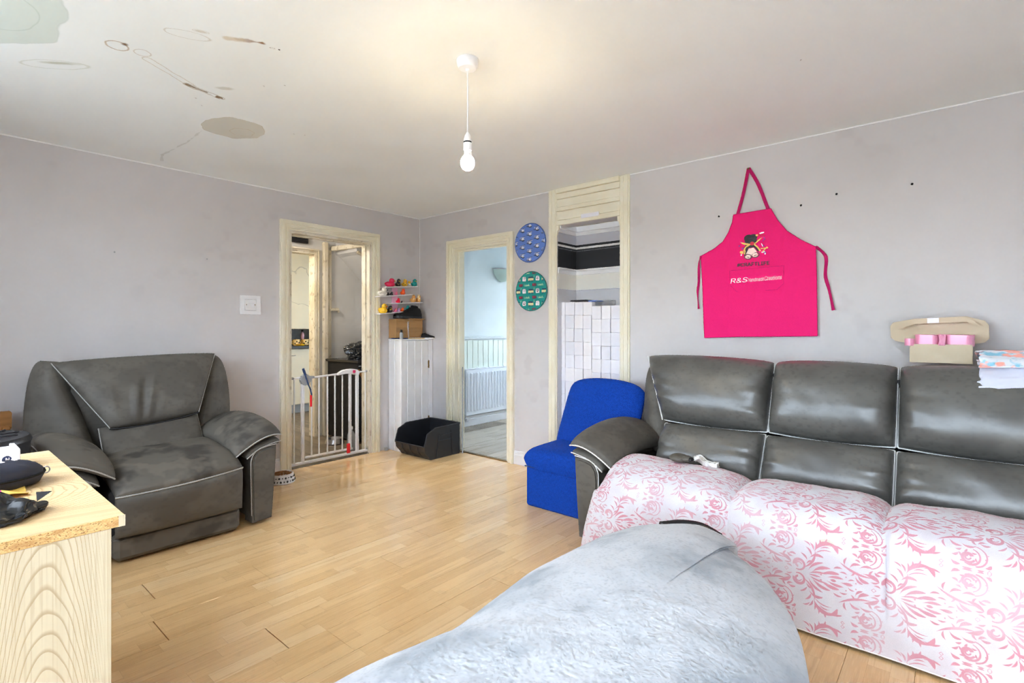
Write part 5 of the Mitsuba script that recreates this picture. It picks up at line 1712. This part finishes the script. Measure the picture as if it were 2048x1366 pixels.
# ------------------------------------------------------------------ storage bin and clear panel
bn = thing('storage_bin', 'black plastic open-front stacking bin on the floor by the corner cupboard', 'bin')
X0, X1, Y0, Y1 = -0.475, -0.045, -0.640, -0.224
prof = [(X0 + 0.075, 0.0), (X1 - 0.01, 0.0), (X1, 0.285), (X0 + 0.13, 0.278), (X0 + 0.035, 0.235), (X0, 0.125), (X0 + 0.010, 0.075)]


def yz_slab(poly, y0, y1):
    m = extr(poly, y1 - y0)
    V = np.array(m.vertices)
    return fix(tm(np.stack([V[:, 0], y0 + V[:, 2], V[:, 1]], 1), m.faces))


side = Polygon(prof)
add('side', yz_slab(side, Y0, Y0 + 0.006), 'm_black_plastic', bn)
add('side', yz_slab(side, Y1 - 0.006, Y1), 'm_black_plastic', bn)
add('floor', bx((X0 + 0.075, Y0, 0.0), (X1 - 0.01, Y1, 0.006)), 'm_black_plastic', bn)
add('rear_wall', bx((X1 - 0.008, Y0, 0.0), (X1, Y1, 0.285)), 'm_black_plastic', bn)
add('front_lip', yz_slab(Polygon([(X0 + 0.075, 0), (X0 + 0.010, 0.075), (X0, 0.125), (X0 + 0.006, 0.125), (X0 + 0.016, 0.077), (X0 + 0.080, 0.006)]), Y0, Y1), 'm_black_plastic', bn)
for y in (Y0 - 0.004, Y1 - 0.004):
    add('rim', tube(np.array([(X1, y + 0.004, 0.285), (X0 + 0.13, y + 0.004, 0.278), (X0 + 0.035, y + 0.004, 0.235), (X0, y + 0.004, 0.125)]), 0.007, 8), 'm_black_plastic', bn)
add('rim', tube(np.array([(X1 - 0.003, Y0, 0.285), (X1 - 0.003, Y1, 0.285)]), 0.007, 8), 'm_black_plastic', bn)
add('rim', tube(np.array([(X0, Y0, 0.125), (X0, Y1, 0.125)]), 0.006, 8), 'm_black_plastic', bn)
for a, b in (((-0.335, 0.01), (-0.305, 0.215)), ((-0.140, 0.01), (-0.160, 0.235)), ((-0.325, 0.155), (-0.155, 0.160)), ((-0.310, 0.205), (-0.150, 0.212))):
    add('rib', tube(np.array([(a[0], Y0 - 0.002, a[1]), (b[0], Y0 - 0.002, b[1])]), 0.004, 6), 'm_black_plastic', bn)
for y in (-0.54, -0.43, -0.32):
    add('rib', tube(np.array([(X0 + 0.073, y, 0.003), (X0 + 0.008, y, 0.075), (X0 - 0.002, y, 0.12)]), 0.005, 6), 'm_black_plastic', bn)
P = np.array([[(-0.40 + 0.10 * u + 0.02 * v, -0.56 + 0.08 * v, 0.03 + 0.06 * u + 0.03 * math.sin(3 * v + 4 * u)) for v in np.linspace(0, 1, 8)] for u in np.linspace(0, 1, 8)])
solo('paper_scrap', sheet(P, 0.001), 'm_paper', 'scrap of white paper inside the black bin', 'paper', smooth=True)
pn = thing('acrylic_screen', 'clear acrylic sheet standing upright behind the black bin across the hall doorway', 'screen')
add('sheet', bx((-0.036, -0.664, 0.004), (-0.030, -0.262, 0.812)), 'm_acrylic', pn)
add('edge_channel', bx((-0.040, -0.668, 0.0), (-0.026, -0.662, 0.812), 0.001), 'm_grey_plastic', pn)

# ------------------------------------------------------------------ white cartons filling the alcove
cols = np.array([-1.692, -1.772, -1.860, -1.943, -2.024, -2.109, -2.192, -2.277])
ORD = ['first', 'second', 'third', 'fourth', 'fifth', 'sixth', 'seventh', 'eighth', 'ninth', 'tenth', 'eleventh', 'twelfth', 'thirteenth']
rb = np.random.default_rng(21)
for c_ in range(7):
    ya, yb = cols[c_], cols[c_ + 1]
    wd = ya - yb
    rh = 0.1035
    topz = 1.389 - 0.002 * c_ if c_ < 4 else 1.3495
    rh = 0.1035 if c_ < 4 else 0.1045
    nrow = 13
    rh = topz / nrow if abs(topz / nrow - rh) < 0.006 else rh
    for r_ in range(nrow):
        z1 = topz - r_ * rh
        jx, jy = float(rb.uniform(-0.003, 0.002)), float(rb.uniform(-0.0018, 0.0018))
        gap = float(rb.choice([0.0006, 0.0022, 0.0036]))
        solo('carton', bx((0.055 + jx, yb + gap + jy, z1 - rh + 0.0005), (0.255, ya - gap + jy, z1 - 0.0005), 0.0010), ('m_paper', 'm_paper_b', 'm_paper_c')[int(rb.integers(3))],
             'white carton in the alcove, %s from the top of the %s stack from the left' % (ORD[r_], ORD[c_]), 'carton', 'white cartons stacked in the alcove')
solo('tablet', bxr((0.13, -1.885, 1.397), (0.11, 0.155, 0.011), 0.03, 0.002), 'm_black_gloss', 'flat black tablet lying on top of the alcove cartons', 'tablet')
solo('blue_notebook', bxr((0.14, -2.010, 1.3915), (0.10, 0.080, 0.007), -0.02, 0.001), 'm_plate_blue', 'thin blue notebook beside the tablet on the alcove cartons', 'notebook')
ct = thing('clear_tray', 'clear plastic tray on the lower stacks of alcove cartons', 'tray')
add('tray', cat(bx((0.10, -2.155, 1.351), (0.102, -2.028, 1.393)), bx((0.20, -2.155, 1.351), (0.202, -2.028, 1.393)), bx((0.102, -2.155, 1.351), (0.20, -2.153, 1.393)), bx((0.102, -2.030, 1.351), (0.20, -2.028, 1.393))), 'm_acrylic', ct)
add('rim', tube(np.array([(0.10, -2.155, 1.394), (0.10, -2.028, 1.394), (0.202, -2.028, 1.394), (0.202, -2.155, 1.394)]), 0.0018, 6, True), 'm_grey_plastic', ct)
solo('door_notice', bx((-0.0235, -2.135, 2.030), (-0.0215, -1.975, 2.062), 0.0005), 'm_paper', 'white strip of paper stuck on the cream header over the alcove', 'paper strip')

# ------------------------------------------------------------------ round trays hung on wall_right
def tray(cy, cz, r, face, rim, label, prints):
    t = thing('round_plaque', label, 'plaque')
    b = lathe([(0, 0.0), (r * 0.94, 0.0), (r, 0.004), (r, 0.011), (r - 0.004, 0.014), (r - 0.012, 0.0135), (0, 0.0125)], 72)
    b.apply_translation((cy, cz, 0.001))
    add('disc', on_right(b), face, t, 40)
    rg = tube(np.array([(cy + (r - 0.002) * math.cos(a), cz + (r - 0.002) * math.sin(a), 0.012) for a in np.linspace(0, 2 * math.pi, 72, endpoint=False)]), 0.0035, 6, True)
    add('rim', on_right(rg), rim, t, True)
    clip = Point(cy, cz).buffer(r - 0.008)
    for part, mm, polys in prints:
        g = unary_union([p_.buffer(0) for p_ in polys]).intersection(clip)
        if g.is_empty:
            continue
        e_ = extr(g, 0.0006)
        e_.apply_translation((0, 0, 0.01465))
        labels[add(part, on_right(e_), mm, t)] = {'kind': 'stuff'}


# wall_right runs from left to right with y falling: sx mirrors the little drawings
def pic(polys, y, z, s):
    return [affinity.translate(affinity.scale(p_, -s, s, origin=(0, 0)), y, z) for p_ in polys]


flyer_w = [arc_poly(0.10, 0.0, 0.26, 0.20), Polygon([(-0.55, 0.22), (0.52, 0.30), (0.52, 0.36), (-0.55, 0.28)]), Polygon([(-0.50, -0.02), (-0.1, 0.04), (-0.1, 0.10), (-0.50, 0.04)])]
flyer_n = [arc_poly(0.12, -0.10, 0.34, 0.24, math.pi, 2 * math.pi), Polygon([(-0.62, -0.12), (-0.1, -0.16), (-0.1, -0.02), (-0.62, 0.0)]), arc_poly(-0.30, 0.10, 0.10, 0.08), Polygon([(-0.35, 0.30), (0.55, 0.40), (0.55, 0.46), (-0.35, 0.36)])]
fl_shade = [arc_poly(0.18, 0.02, 0.12, 0.12)]
pw, pn_, ps = [], [], []
for i in range(-3, 4):
    for j in range(-5, 6):
        y, z = -1.457 - 0.078 * i, 1.897 + 0.072 * j + 0.036 * (i % 2)
        pw += pic(flyer_w, y, z, 0.052)
        pn_ += pic(flyer_n, y, z, 0.052)
        ps += pic(fl_shade, y, z, 0.052)
tray(-1.459, 1.897, 0.165, 'm_plate_blue', 'm_plate_rim_blue', 'round blue plaque printed with rows of little white and navy flying machines', [('print', 'm_print_navy', pn_), ('print', 'm_print_white', pw), ('print', 'm_plate_rim_blue', ps)])
van_c, van_n, van_w, van_m, leaf_, red_ = [], [], [], [], [], []
van_body = [sbox(-0.46, -0.24, 0.46, 0.08)]
van_top = [Polygon([(-0.40, 0.10), (0.40, 0.10), (0.34, 0.28), (-0.34, 0.28)])]
wheels = [arc_poly(-0.26, -0.26, 0.11, 0.11), arc_poly(0.26, -0.26, 0.11, 0.11)]
bus_front = [Polygon([(-0.28, -0.28), (0.28, -0.28), (0.32, 0.0), (0.24, 0.32), (-0.24, 0.32), (-0.32, 0.0)])]
bus_v = [Polygon([(-0.28, 0.06), (0.28, 0.06), (0.0, -0.22)])]
tree_ = [arc_poly(-0.10, 0.0, 0.06, 0.26), arc_poly(0.10, 0.0, 0.06, 0.26), sbox(-0.02, -0.4, 0.02, 0.0)]
hill_ = [Polygon([(-0.45, -0.15), (-0.2, 0.15), (0.0, 0.0), (0.2, 0.2), (0.45, -0.15)])]
for j in range(-4, 5):
    for i in range(-3, 4):
        y, z = -1.470 - 0.072 * i - 0.036 * (j % 2), 1.488 + 0.052 * j
        s = 0.062
        k = (i + 2 * j) % 4
        if j % 2 == 0 and i % 2 == 0:
            van_c += pic(van_body, y, z, s); van_n += pic(van_top, y, z, s); van_n += pic(wheels, y, z, s)
        elif j % 2 == 0:
            van_w += pic(bus_front, y, z, s); van_m += pic(bus_v, y, z, s); van_n += pic([sbox(-0.22, 0.10, 0.22, 0.26)], y, z, s)
        elif i % 2 == 0:
            van_m += pic([sbox(-0.40, -0.22, 0.40, 0.24)], y, z, s * 0.85); red_ += pic([sbox(-0.3, -0.02, 0.1, 0.16)], y, z, s * 0.85)
            leaf_ += pic(tree_, y, z - 0.030, s * 0.6)
        else:
            leaf_ += pic(hill_, y, z, s); van_c += pic([sbox(-0.3, -0.12, 0.25, -0.02)], y, z, s)
            leaf_ += pic(tree_, y + 0.03, z, s * 0.6)
tray(-1.471, 1.488, 0.167, 'm_plate_teal', 'm_plate_rim_teal', 'round teal plaque printed with rows of little camper vans and trees',
     [('print', 'm_print_cream', van_c), ('print', 'm_print_leaf', leaf_), ('print', 'm_print_white', van_w), ('print', 'm_print_maroon', van_m), ('print', 'm_print_navy', van_n), ('print', 'm_print_red', red_)])

# ------------------------------------------------------------------ apron hung on wall_right
ap = thing('apron', 'bright pink apron with a printed girl motif hanging on the wall above the sofa', 'apron')
outl = [(-3.117, 1.898), (-3.338, 1.904), (-3.373, 1.831), (-3.426, 1.757), (-3.501, 1.695), (-3.578, 1.646), (-3.583, 1.464), (-3.587, 1.13), (-3.373, 1.125), (-3.172, 1.122), (-2.934, 1.112), (-2.922, 1.386), (-2.908, 1.654), (-2.999, 1.696), (-3.052, 1.735), (-3.087, 1.79), (-3.109, 1.849)]
op = Polygon(outl)
# cloth: triangulated at 1 cm, hanging in faint folds with ironed creases
g = []
tri = trimesh.creation.triangulate_polygon(op, engine='earcut')
flat = trimesh.Trimesh(np.column_stack([tri[0], np.zeros(len(tri[0]))]), tri[1], process=False).subdivide_to_size(0.014)
flat.merge_vertices()
fv = np.array(flat.vertices)


def ap_off(y, z):
    o = 0.014 + 0.010 * (vfbm(y * 5, z * 2.2, 4) - 0.5) + 0.006 * (vnoise(y * 14 + z * 4, z * 3, 9) - 0.5)
    for zz in (1.62, 1.47, 1.355, 1.245):
        o = o + 0.0022 * np.exp(-np.abs(z - zz + 0.02 * (y + 3.2)) / 0.012)
    for yy in (-3.09, -3.255, -3.41):
        o = o + 0.0020 * np.exp(-np.abs(y - yy) / 0.012)
    return o + 0.012 * np.clip((1.5 - z) / 0.4, 0, 1) * (0.5 + 0.5 * np.sin((y + 2.9) * 13))


back = np.column_stack([-(ap_off(fv[:, 0], fv[:, 1]) - 0.0016), fv[:, 0], fv[:, 1]])
frontv = np.column_stack([-ap_off(fv[:, 0], fv[:, 1]), fv[:, 0], fv[:, 1]])
cl = tm(frontv, flat.faces)
if cl.face_normals[:, 0].mean() > 0:
    cl.invert()
cb_ = tm(back, cl.faces[:, ::-1])
add('cloth', cat(cl, cb_), 'm_apron', ap, True)


def on_apron(poly, lift, th, res=0.02):
    m = extr(poly, th)
    m = m.subdivide_to_size(res) if res else m
    V = np.array(m.vertices)
    return fix(tm(np.column_stack([-(ap_off(V[:, 0], V[:, 1]) + lift + V[:, 2]), V[:, 0], V[:, 1]]), m.faces))


add('hem', cat([tube(np.array([(-(ap_off(p_[0], p_[1]) + 0.0008), p_[0], p_[1]) for p_ in seg]), 0.0016, 6) for seg in [np.array([np.array(outl[i]) + (np.array(outl[(i + 1) % len(outl)]) - np.array(outl[i])) * t for t in np.linspace(0, 1, 8)]) for i in range(len(outl))]]), 'm_apron_dark', ap)


def ribbon(pts, w, m, parent, twist=0.0):
    c = spl([(-0.010, y, z) for y, z in pts], 30)
    t = np.gradient(c, axis=0)
    t /= np.linalg.norm(t, axis=1, keepdims=True)
    n = np.cross(t, np.array([1.0, 0, 0]))
    n /= np.linalg.norm(n, axis=1, keepdims=True)
    a = twist * np.sin(np.linspace(0, 9, len(c)))
    d = n * np.cos(a)[:, None] + np.array([-1.0, 0, 0]) * np.sin(a)[:, None]
    P = np.stack([c - d * w / 2, c, c + d * w / 2], 1)
    P[..., 0] = np.minimum(P[..., 0], -0.0025)
    return add('strap' if twist == 0 else 'tie', sheet(P, 0.0015), m, parent, True)


ribbon([(-3.140, 1.893), (-3.176, 2.024), (-3.207, 2.178)], 0.020, 'm_apron_dark', ap)
ribbon([(-3.207, 2.178), (-3.262, 2.07), (-3.322, 1.900)], 0.020, 'm_apron_dark', ap)
ribbon([(-2.908, 1.654), (-2.894, 1.609), (-2.894, 1.489), (-2.885, 1.406), (-2.892, 1.304)], 0.016, 'm_apron_dark', ap, 0.9)
ribbon([(-3.575, 1.648), (-3.608, 1.615), (-3.629, 1.573), (-3.625, 1.477), (-3.642, 1.397), (-3.664, 1.277)], 0.018, 'm_apron_dark', ap, 0.7)
pk_poly = Polygon([(-3.094, 1.544), (-3.411, 1.552), (-3.411, 1.441), (-3.373, 1.406), (-3.138, 1.404), (-3.094, 1.45)])
po = add('pocket', on_apron(pk_poly, 0.0004, 0.0018), 'm_apron', ap)
add('stitching', on_apron(pk_poly.buffer(-0.001).difference(pk_poly.buffer(-0.0028)), 0.0022, 0.0004, None), 'm_apron_dark', po)
# printed motif: piled-up dark hair, bandana knot, forehead, glasses, craft odds and ends
mo = [(0, 0)]
cy_, cz_ = -3.226, 1.672


def P_(pts):
    return Polygon([(cy_ - a, cz_ + b) for a, b in pts])


def E_(a, b, rx, ry, ang=0.0):
    return affinity.translate(affinity.rotate(arc_poly(0, 0, rx, ry), -ang), cy_ - a, cz_ + b)


def LN(pts, w):
    return LineString([(cy_ - a, cz_ + b) for a, b in pts]).buffer(w)


motif = [
    ('hair', 'm_print_black', [E_(-0.018, 0.066, 0.026, 0.022), E_(0.010, 0.068, 0.024, 0.020), E_(-0.004, 0.048, 0.036, 0.022), P_([(-0.044, -0.040), (-0.046, 0.000), (-0.034, 0.030), (0.022, 0.030), (0.036, 0.000), (0.044, -0.026), (0.034, -0.020), (0.016, 0.006), (-0.016, 0.004), (-0.030, -0.030), (-0.034, -0.046)])]),
    ('face', 'm_print_skin', [P_([(-0.033, -0.034), (-0.016, 0.000), (0.012, 0.004), (0.030, -0.020), (0.032, -0.034), (0.006, -0.046), (-0.020, -0.046)]), E_(-0.020, -0.052, 0.016, 0.014), E_(0.022, -0.044, 0.016, 0.014)]),
    ('bandana', 'm_print_gold', [P_([(-0.068, 0.046), (-0.030, 0.036), (-0.004, 0.028), (-0.026, 0.022), (-0.050, 0.030)]), P_([(0.062, 0.064), (0.034, 0.046), (0.004, 0.030), (0.026, 0.028), (0.048, 0.046)]), LN([(-0.044, -0.010), (-0.034, 0.012), (-0.010, 0.024)], 0.004), LN([(0.016, 0.024), (0.036, 0.004), (0.050, -0.018)], 0.0045), LN([(-0.040, -0.032), (-0.038, -0.010)], 0.003)]),
    ('knot', 'm_print_red', [E_(0.004, 0.030, 0.013, 0.012), E_(0.052, 0.086, 0.020, 0.004, 12), LN([(0.030, 0.074), (0.078, 0.074)], 0.0022)]),
    ('glasses', 'm_print_maroon', [E_(-0.020, -0.050, 0.024, 0.017, -8).difference(E_(-0.020, -0.050, 0.019, 0.012, -8)), E_(0.024, -0.043, 0.024, 0.017, 8).difference(E_(0.024, -0.043, 0.019, 0.012, 8)), LN([(-0.002, -0.046), (0.006, -0.044)], 0.003), LN([(-0.026, -0.052), (-0.014, -0.055)], 0.0018), LN([(0.018, -0.047), (0.030, -0.043)], 0.0018)]),
    ('bead', 'm_print_purple', [E_(-0.052, 0.004, 0.006, 0.006), E_(-0.072, 0.022, 0.004, 0.004), E_(-0.060, 0.046, 0.003, 0.003), E_(0.070, 0.010, 0.005, 0.005), LN([(0.066, 0.040), (0.078, 0.052), (0.070, 0.062)], 0.0018), E_(0.078, -0.034, 0.008, 0.006, 30)]),
    ('tool', 'm_print_white', [E_(0.060, 0.090, 0.014, 0.005, 10), E_(0.068, -0.028, 0.012, 0.004, 10), LN([(0.058, 0.024), (0.066, 0.006)], 0.002), E_(-0.060, -0.036, 0.005, 0.005), E_(0.080, -0.040, 0.004, 0.006)]),
    ('pencil', 'm_print_gold', [LN([(0.056, -0.006), (0.094, -0.006)], 0.003), LN([(0.066, -0.024), (0.090, 0.000)], 0.003), E_(-0.056, -0.020, 0.012, 0.009, -20), E_(0.032, 0.078, 0.007, 0.006)])]
for nm, mm, polys in motif:
    add(nm, on_apron(unary_union([p_.buffer(0) for p_ in polys]), 0.0008 + 0.0002 * motif.index((nm, mm, polys)), 0.0003, None), mm, po if False else ap)


def apron_text(txt, y_left, y_right, z0, height, mm, bold, slope=0.0, shear=0.0, lift=0.0026):
    mt = meshkit.text_mesh(txt, height, 0.0005, bold)
    V = np.array(mt.vertices)
    V[:, 0] += shear * V[:, 1]
    V[:, 0] = (V[:, 0] - V[:, 0].min()) / (V[:, 0].max() - V[:, 0].min()) * (y_left - y_right)
    y = y_left - V[:, 0]
    z = z0 + V[:, 1] + slope * V[:, 0]
    return fix(tm(np.column_stack([-(ap_off(y, z) + lift + V[:, 2]), y, z]), mt.faces))


add('lettering', apron_text('#CRAFTLIFE', -3.140, -3.330, 1.563, 0.021, 'm', True, 0.0), 'm_print_black', ap)
add('lettering', apron_text('R&S', -3.100, -3.205, 1.461, 0.030, 'm', False, 0.03, 0.15), 'm_print_white', ap)
add('lettering', apron_text('Handmade', -3.208, -3.300, 1.464, 0.024, 'm', False, 0.03, 0.2), 'm_print_white', ap)
add('lettering', apron_text('Creations', -3.303, -3.400, 1.467, 0.026, 'm', False, 0.03, 0.2), 'm_print_white', ap)
solo('hook', cat(trimesh.creation.cylinder(0.004, 0.02, transform=trimesh.transformations.translation_matrix((-0.010, -3.208, 2.172)) @ trimesh.transformations.rotation_matrix(math.pi / 2, (0, 1, 0))), sph((-0.020, -3.208, 2.172), 0.006, (0.5, 1, 1), 2)), 'm_brass', 'small nail holding up the pink apron', 'nail')
for i, (y, z, lab) in enumerate(((-3.022, 1.902, 'small dark screw in the wall left of the apron bib'), (-3.498, 1.901, 'small dark screw in the wall right of the apron strap'), (-4.019, 1.933, 'small dark screw high on the wall above the open gift box'), (-3.678, 1.938, 'tiny dark screw between the two other screws right of the apron'))):
    t = thing('wall_screw', lab, 'screw')
    add('head', lathe([(0, 0), (0.005, 0), (0.006, 0.002), (0.003, 0.004), (0, 0.004)], 12, (0, 0, 0)).apply_transform(np.array([[0, 0, -1, 0], [1, 0, 0, y], [0, 1, 0, z], [0, 0, 0, 1.0]])), 'm_black_matt', t)
for x, z, lab in ((-2.551, 1.675, 'tiny bright screw in the left wall high above the armchair back'), (-1.998, 1.685, 'tiny dark screw in the left wall above the light switch side')):
    t = thing('wall_screw', lab, 'screw')
    add('head', lathe([(0, 0), (0.004, 0), (0.005, 0.002), (0.003, 0.004), (0, 0.004)], 12).apply_transform(np.array([[1, 0, 0, x], [0, 0, -1, 0], [0, 1, 0, z], [0, 0, 0, 1.0]])), 'm_grey_plastic', t)

# ------------------------------------------------------------------ light switch, pendant lamp
lsw = thing('light_switch', 'white light switch in a square surround on the wall above the armchair arm', 'light switch')
add('surround', on_left(extr(sbox(-1.766, 1.284, -1.612, 1.430).difference(sbox(-1.735, 1.312, -1.645, 1.402)), 0.008)), 'm_white_plastic', lsw)
add('plate', bx((-1.733, -0.011, 1.314), (-1.647, 0, 1.400), 0.002), 'm_white_gloss', lsw)
for x in (-1.703, -1.677):
    add('rocker', bxr((x, -0.013, 1.357), (0.021, 0.006, 0.036), rx=0.12, c=0.001), 'm_white_plastic', lsw)
for x in (-1.722, -1.658):
    add('screw', sph((x, -0.012, 1.357), 0.004, (1, 0.5, 1), 1), 'm_brass', lsw, True)
pl = thing('pendant_lamp', 'bare glowing bulb on a white pendant cord hanging from the ceiling', 'lamp')
px, py = -1.912, -2.640
add('ceiling_rose', lathe([(0, 2.3), (0.044, 2.3), (0.046, 2.296), (0.043, 2.272), (0.036, 2.262), (0.010, 2.258), (0.008, 2.250), (0, 2.250)], 40, (px, py, 0)), 'm_white_plastic', pl, 40)
add('cord', tube(np.array([(px, py, 2.252), (px + 0.001, py, 2.1), (px, py, 1.985)]), 0.0035, 8), 'm_white_plastic', pl, True)
hld = add('lamp_holder', lathe([(0, 1.995), (0.006, 1.993), (0.013, 1.980), (0.0165, 1.962), (0.0170, 1.956), (0.0155, 1.955), (0.0155, 1.951), (0.0180, 1.950), (0.0185, 1.920), (0.0170, 1.918), (0, 1.918)], 28, (px, py, 0)), 'm_white_plastic', pl, 40)
add('ring', lathe([(0.0150, 1.9552), (0.0172, 1.9552), (0.0172, 1.9512), (0.0150, 1.9512), (0.0150, 1.9552)], 28, (px, py, 0)), 'm_black_matt', hld)
add('bulb_neck', lathe([(0, 1.920), (0.0145, 1.920), (0.0150, 1.905), (0.018, 1.895), (0, 1.895)], 24, (px, py, 0)), 'm_white_plastic', pl, 40)
add('bulb', lathe([(0, 1.8975), (0.018, 1.896), (0.026, 1.886), (0.030, 1.874), (0.0305, 1.864), (0.028, 1.852), (0.021, 1.841), (0.011, 1.835), (0, 1.8335)], 28, (px, py, 0)), 'm_rubber_white', pl, True, emitter={'type': 'area', 'radiance': rgb((BULB, BULB * 0.80, BULB * 0.50))})

# ------------------------------------------------------------------ gift box and folded blanket on the sofa back
gb = thing('gift_box', 'open brown mailer box with its lid up, standing on the sofa back against the wall', 'box')
by0, by1, bzz = -4.254, -4.022, 1.012
add('front', bx((-0.250, by0 + 0.002, bzz), (-0.247, by1 - 0.002, bzz + 0.086)), 'm_kraft', gb)
add('front', bx((-0.090, by0, bzz), (-0.087, by1, bzz + 0.086)), 'm_kraft', gb)
for y in (by0, by1 - 0.003):
    add('side', bx((-0.246, y, bzz), (-0.090, y + 0.003, bzz + 0.082)), 'm_kraft', gb)
add('bottom', bx((-0.250, by0, bzz - 0.003), (-0.087, by1, bzz)), 'm_kraft', gb)
lid_poly = Polygon([(-4.020, 1.096), (-3.955, 1.108), (-3.935, 1.125), (-3.932, 1.185), (-3.945, 1.205), (-4.030, 1.222), (-4.235, 1.232), (-4.300, 1.210), (-4.314, 1.190), (-4.316, 1.125), (-4.300, 1.106), (-4.252, 1.096)])
ld = add('lid', on_right(extr(lid_poly, 0.003), -0.078), 'm_kraft', gb)
fp = extr(Polygon([(-4.030, 1.222), (-4.235, 1.232), (-4.290, 1.180), (-4.235, 1.205), (-4.035, 1.196), (-3.965, 1.168)]), 0.003)
add('lid_flap', on_right(fp, -0.105), 'm_kraft', ld)
add('flap_top', bx((-0.108, -4.235, 1.2195), (-0.080, -4.035, 1.2225)), 'm_kraft', ld)
add('tape', on_right(extr(Polygon([(-4.085, 1.2245), (-4.130, 1.2265), (-4.130, 1.2015), (-4.085, 1.1995)]), 0.0008), -0.1083), 'm_clear_tape', ld)
rbk = thing('ribbon_bow', 'roll of pink satin ribbon tied in a bow inside the open gift box', 'ribbon')
for q, (ya, yb) in enumerate(((-4.136, -4.040), (-4.262, -4.152))):
    P = np.array([[(-0.165 + 0.085 * math.cos(a), (ya + yb) / 2 + (yb - ya) / 2 * 1.0 * math.sin(a) * 1.0, bzz + 0.078 + 0.052 * w + 0.002 * math.sin(3 * a)) for w in (0, 0.33, 0.66, 1)] for a in np.linspace(0, 2 * math.pi, 48)])
    P[..., 1] = (ya + yb) / 2 + abs(yb - ya) / 2 * np.sign(np.sin(np.linspace(0, 2 * math.pi, 48)))[:, None] * np.abs(np.sin(np.linspace(0, 2 * math.pi, 48)))[:, None] ** 0.35
    add('loop', sheet(P, 0.0015), 'm_ribbon', rbk, True)
    P = np.array([[((-0.250 + 0.162 * u), ya + (yb - ya) * v, bzz + 0.129 + 0.002 * math.sin(9 * u)) for v in np.linspace(0, 1, 3)] for u in np.linspace(0.05, 0.95, 10)])
    add('loop_top', sheet(P, 0.001), 'm_ribbon', rbk, True)
add('knot', cat([tube(np.array([(-0.252, -4.134 - 0.006 * i, bzz + 0.082), (-0.257, -4.139 - 0.005 * i, bzz + 0.105), (-0.246, -4.134 - 0.007 * i, bzz + 0.132)]), 0.0046, 6) for i in range(4)]), 'm_ribbon', rbk, True)
P = np.array([[(-0.235 + 0.028 * math.cos(a), -4.022 + 0.020 * math.sin(a), bzz + 0.078 + 0.034 * w) for w in (0, 0.5, 1)] for a in np.linspace(0, 5.2, 20)])
add('tail', sheet(P, 0.0015), 'm_ribbon', rbk, True)

fbk = thing('folded_blanket', 'folded pink and blue tie-dye blanket with a white band over the sofa back', 'blanket')


def drape(y0, y1, pts, seed, amp, m, name, ragged=0.0, th=0.006, rise=0.0):
    """cloth over the sofa back: pts are (d, h) along the drop"""
    prof = spl(np.column_stack([np.array(pts), np.zeros(len(pts))]), 46)[:, :2]
    u = np.linspace(0, 1, 60)
    v = np.linspace(0, 1, len(prof))
    U, Vv = np.meshgrid(u, v, indexing='ij')
    y = y0 + (y1 - y0) * U
    d = np.interp(Vv, v, prof[:, 0])
    h = np.interp(Vv, v, prof[:, 1])
    n = vfbm(U * 9 + seed, Vv * 3, seed) - 0.5
    n2 = vfbm(U * 3 + seed, Vv * 9, seed + 2) - 0.5
    y = y + ragged * np.exp(-U / 0.10) * (vfbm(Vv * 9, U * 2, seed + 1) - 0.5)
    P = np.stack([-(d + amp * n), y, h + amp * n2 + rise * U], -1)
    add(name, sheet(P, th), m, fbk, True)


drape(-4.275, -4.80, [(0.12, 1.01), (0.24, 1.025), (0.36, 1.030), (0.44, 1.000), (0.49, 0.94), (0.510, 0.900)], 3, 0.014, 'm_tiedye', 'lower_fold', 0.03, rise=-0.05)
drape(-4.345, -4.80, [(0.34, 1.02), (0.43, 1.000), (0.492, 0.94), (0.520, 0.885), (0.534, 0.855)], 8, 0.012, 'm_tiedye', 'lower_fold', 0.05, rise=-0.08)
drape(-4.270, -4.80, [(0.38, 1.025), (0.45, 1.010), (0.500, 0.965), (0.520, 0.935), (0.523, 0.918)], 5, 0.008, 'm_cuff', 'white_band', 0.03, th=0.010, rise=0.07)
drape(-4.275, -4.80, [(0.14, 1.03), (0.25, 1.050), (0.36, 1.062), (0.45, 1.045), (0.500, 1.000)], 6, 0.034, 'm_tiedye', 'top_fold', 0.04, rise=0.04)
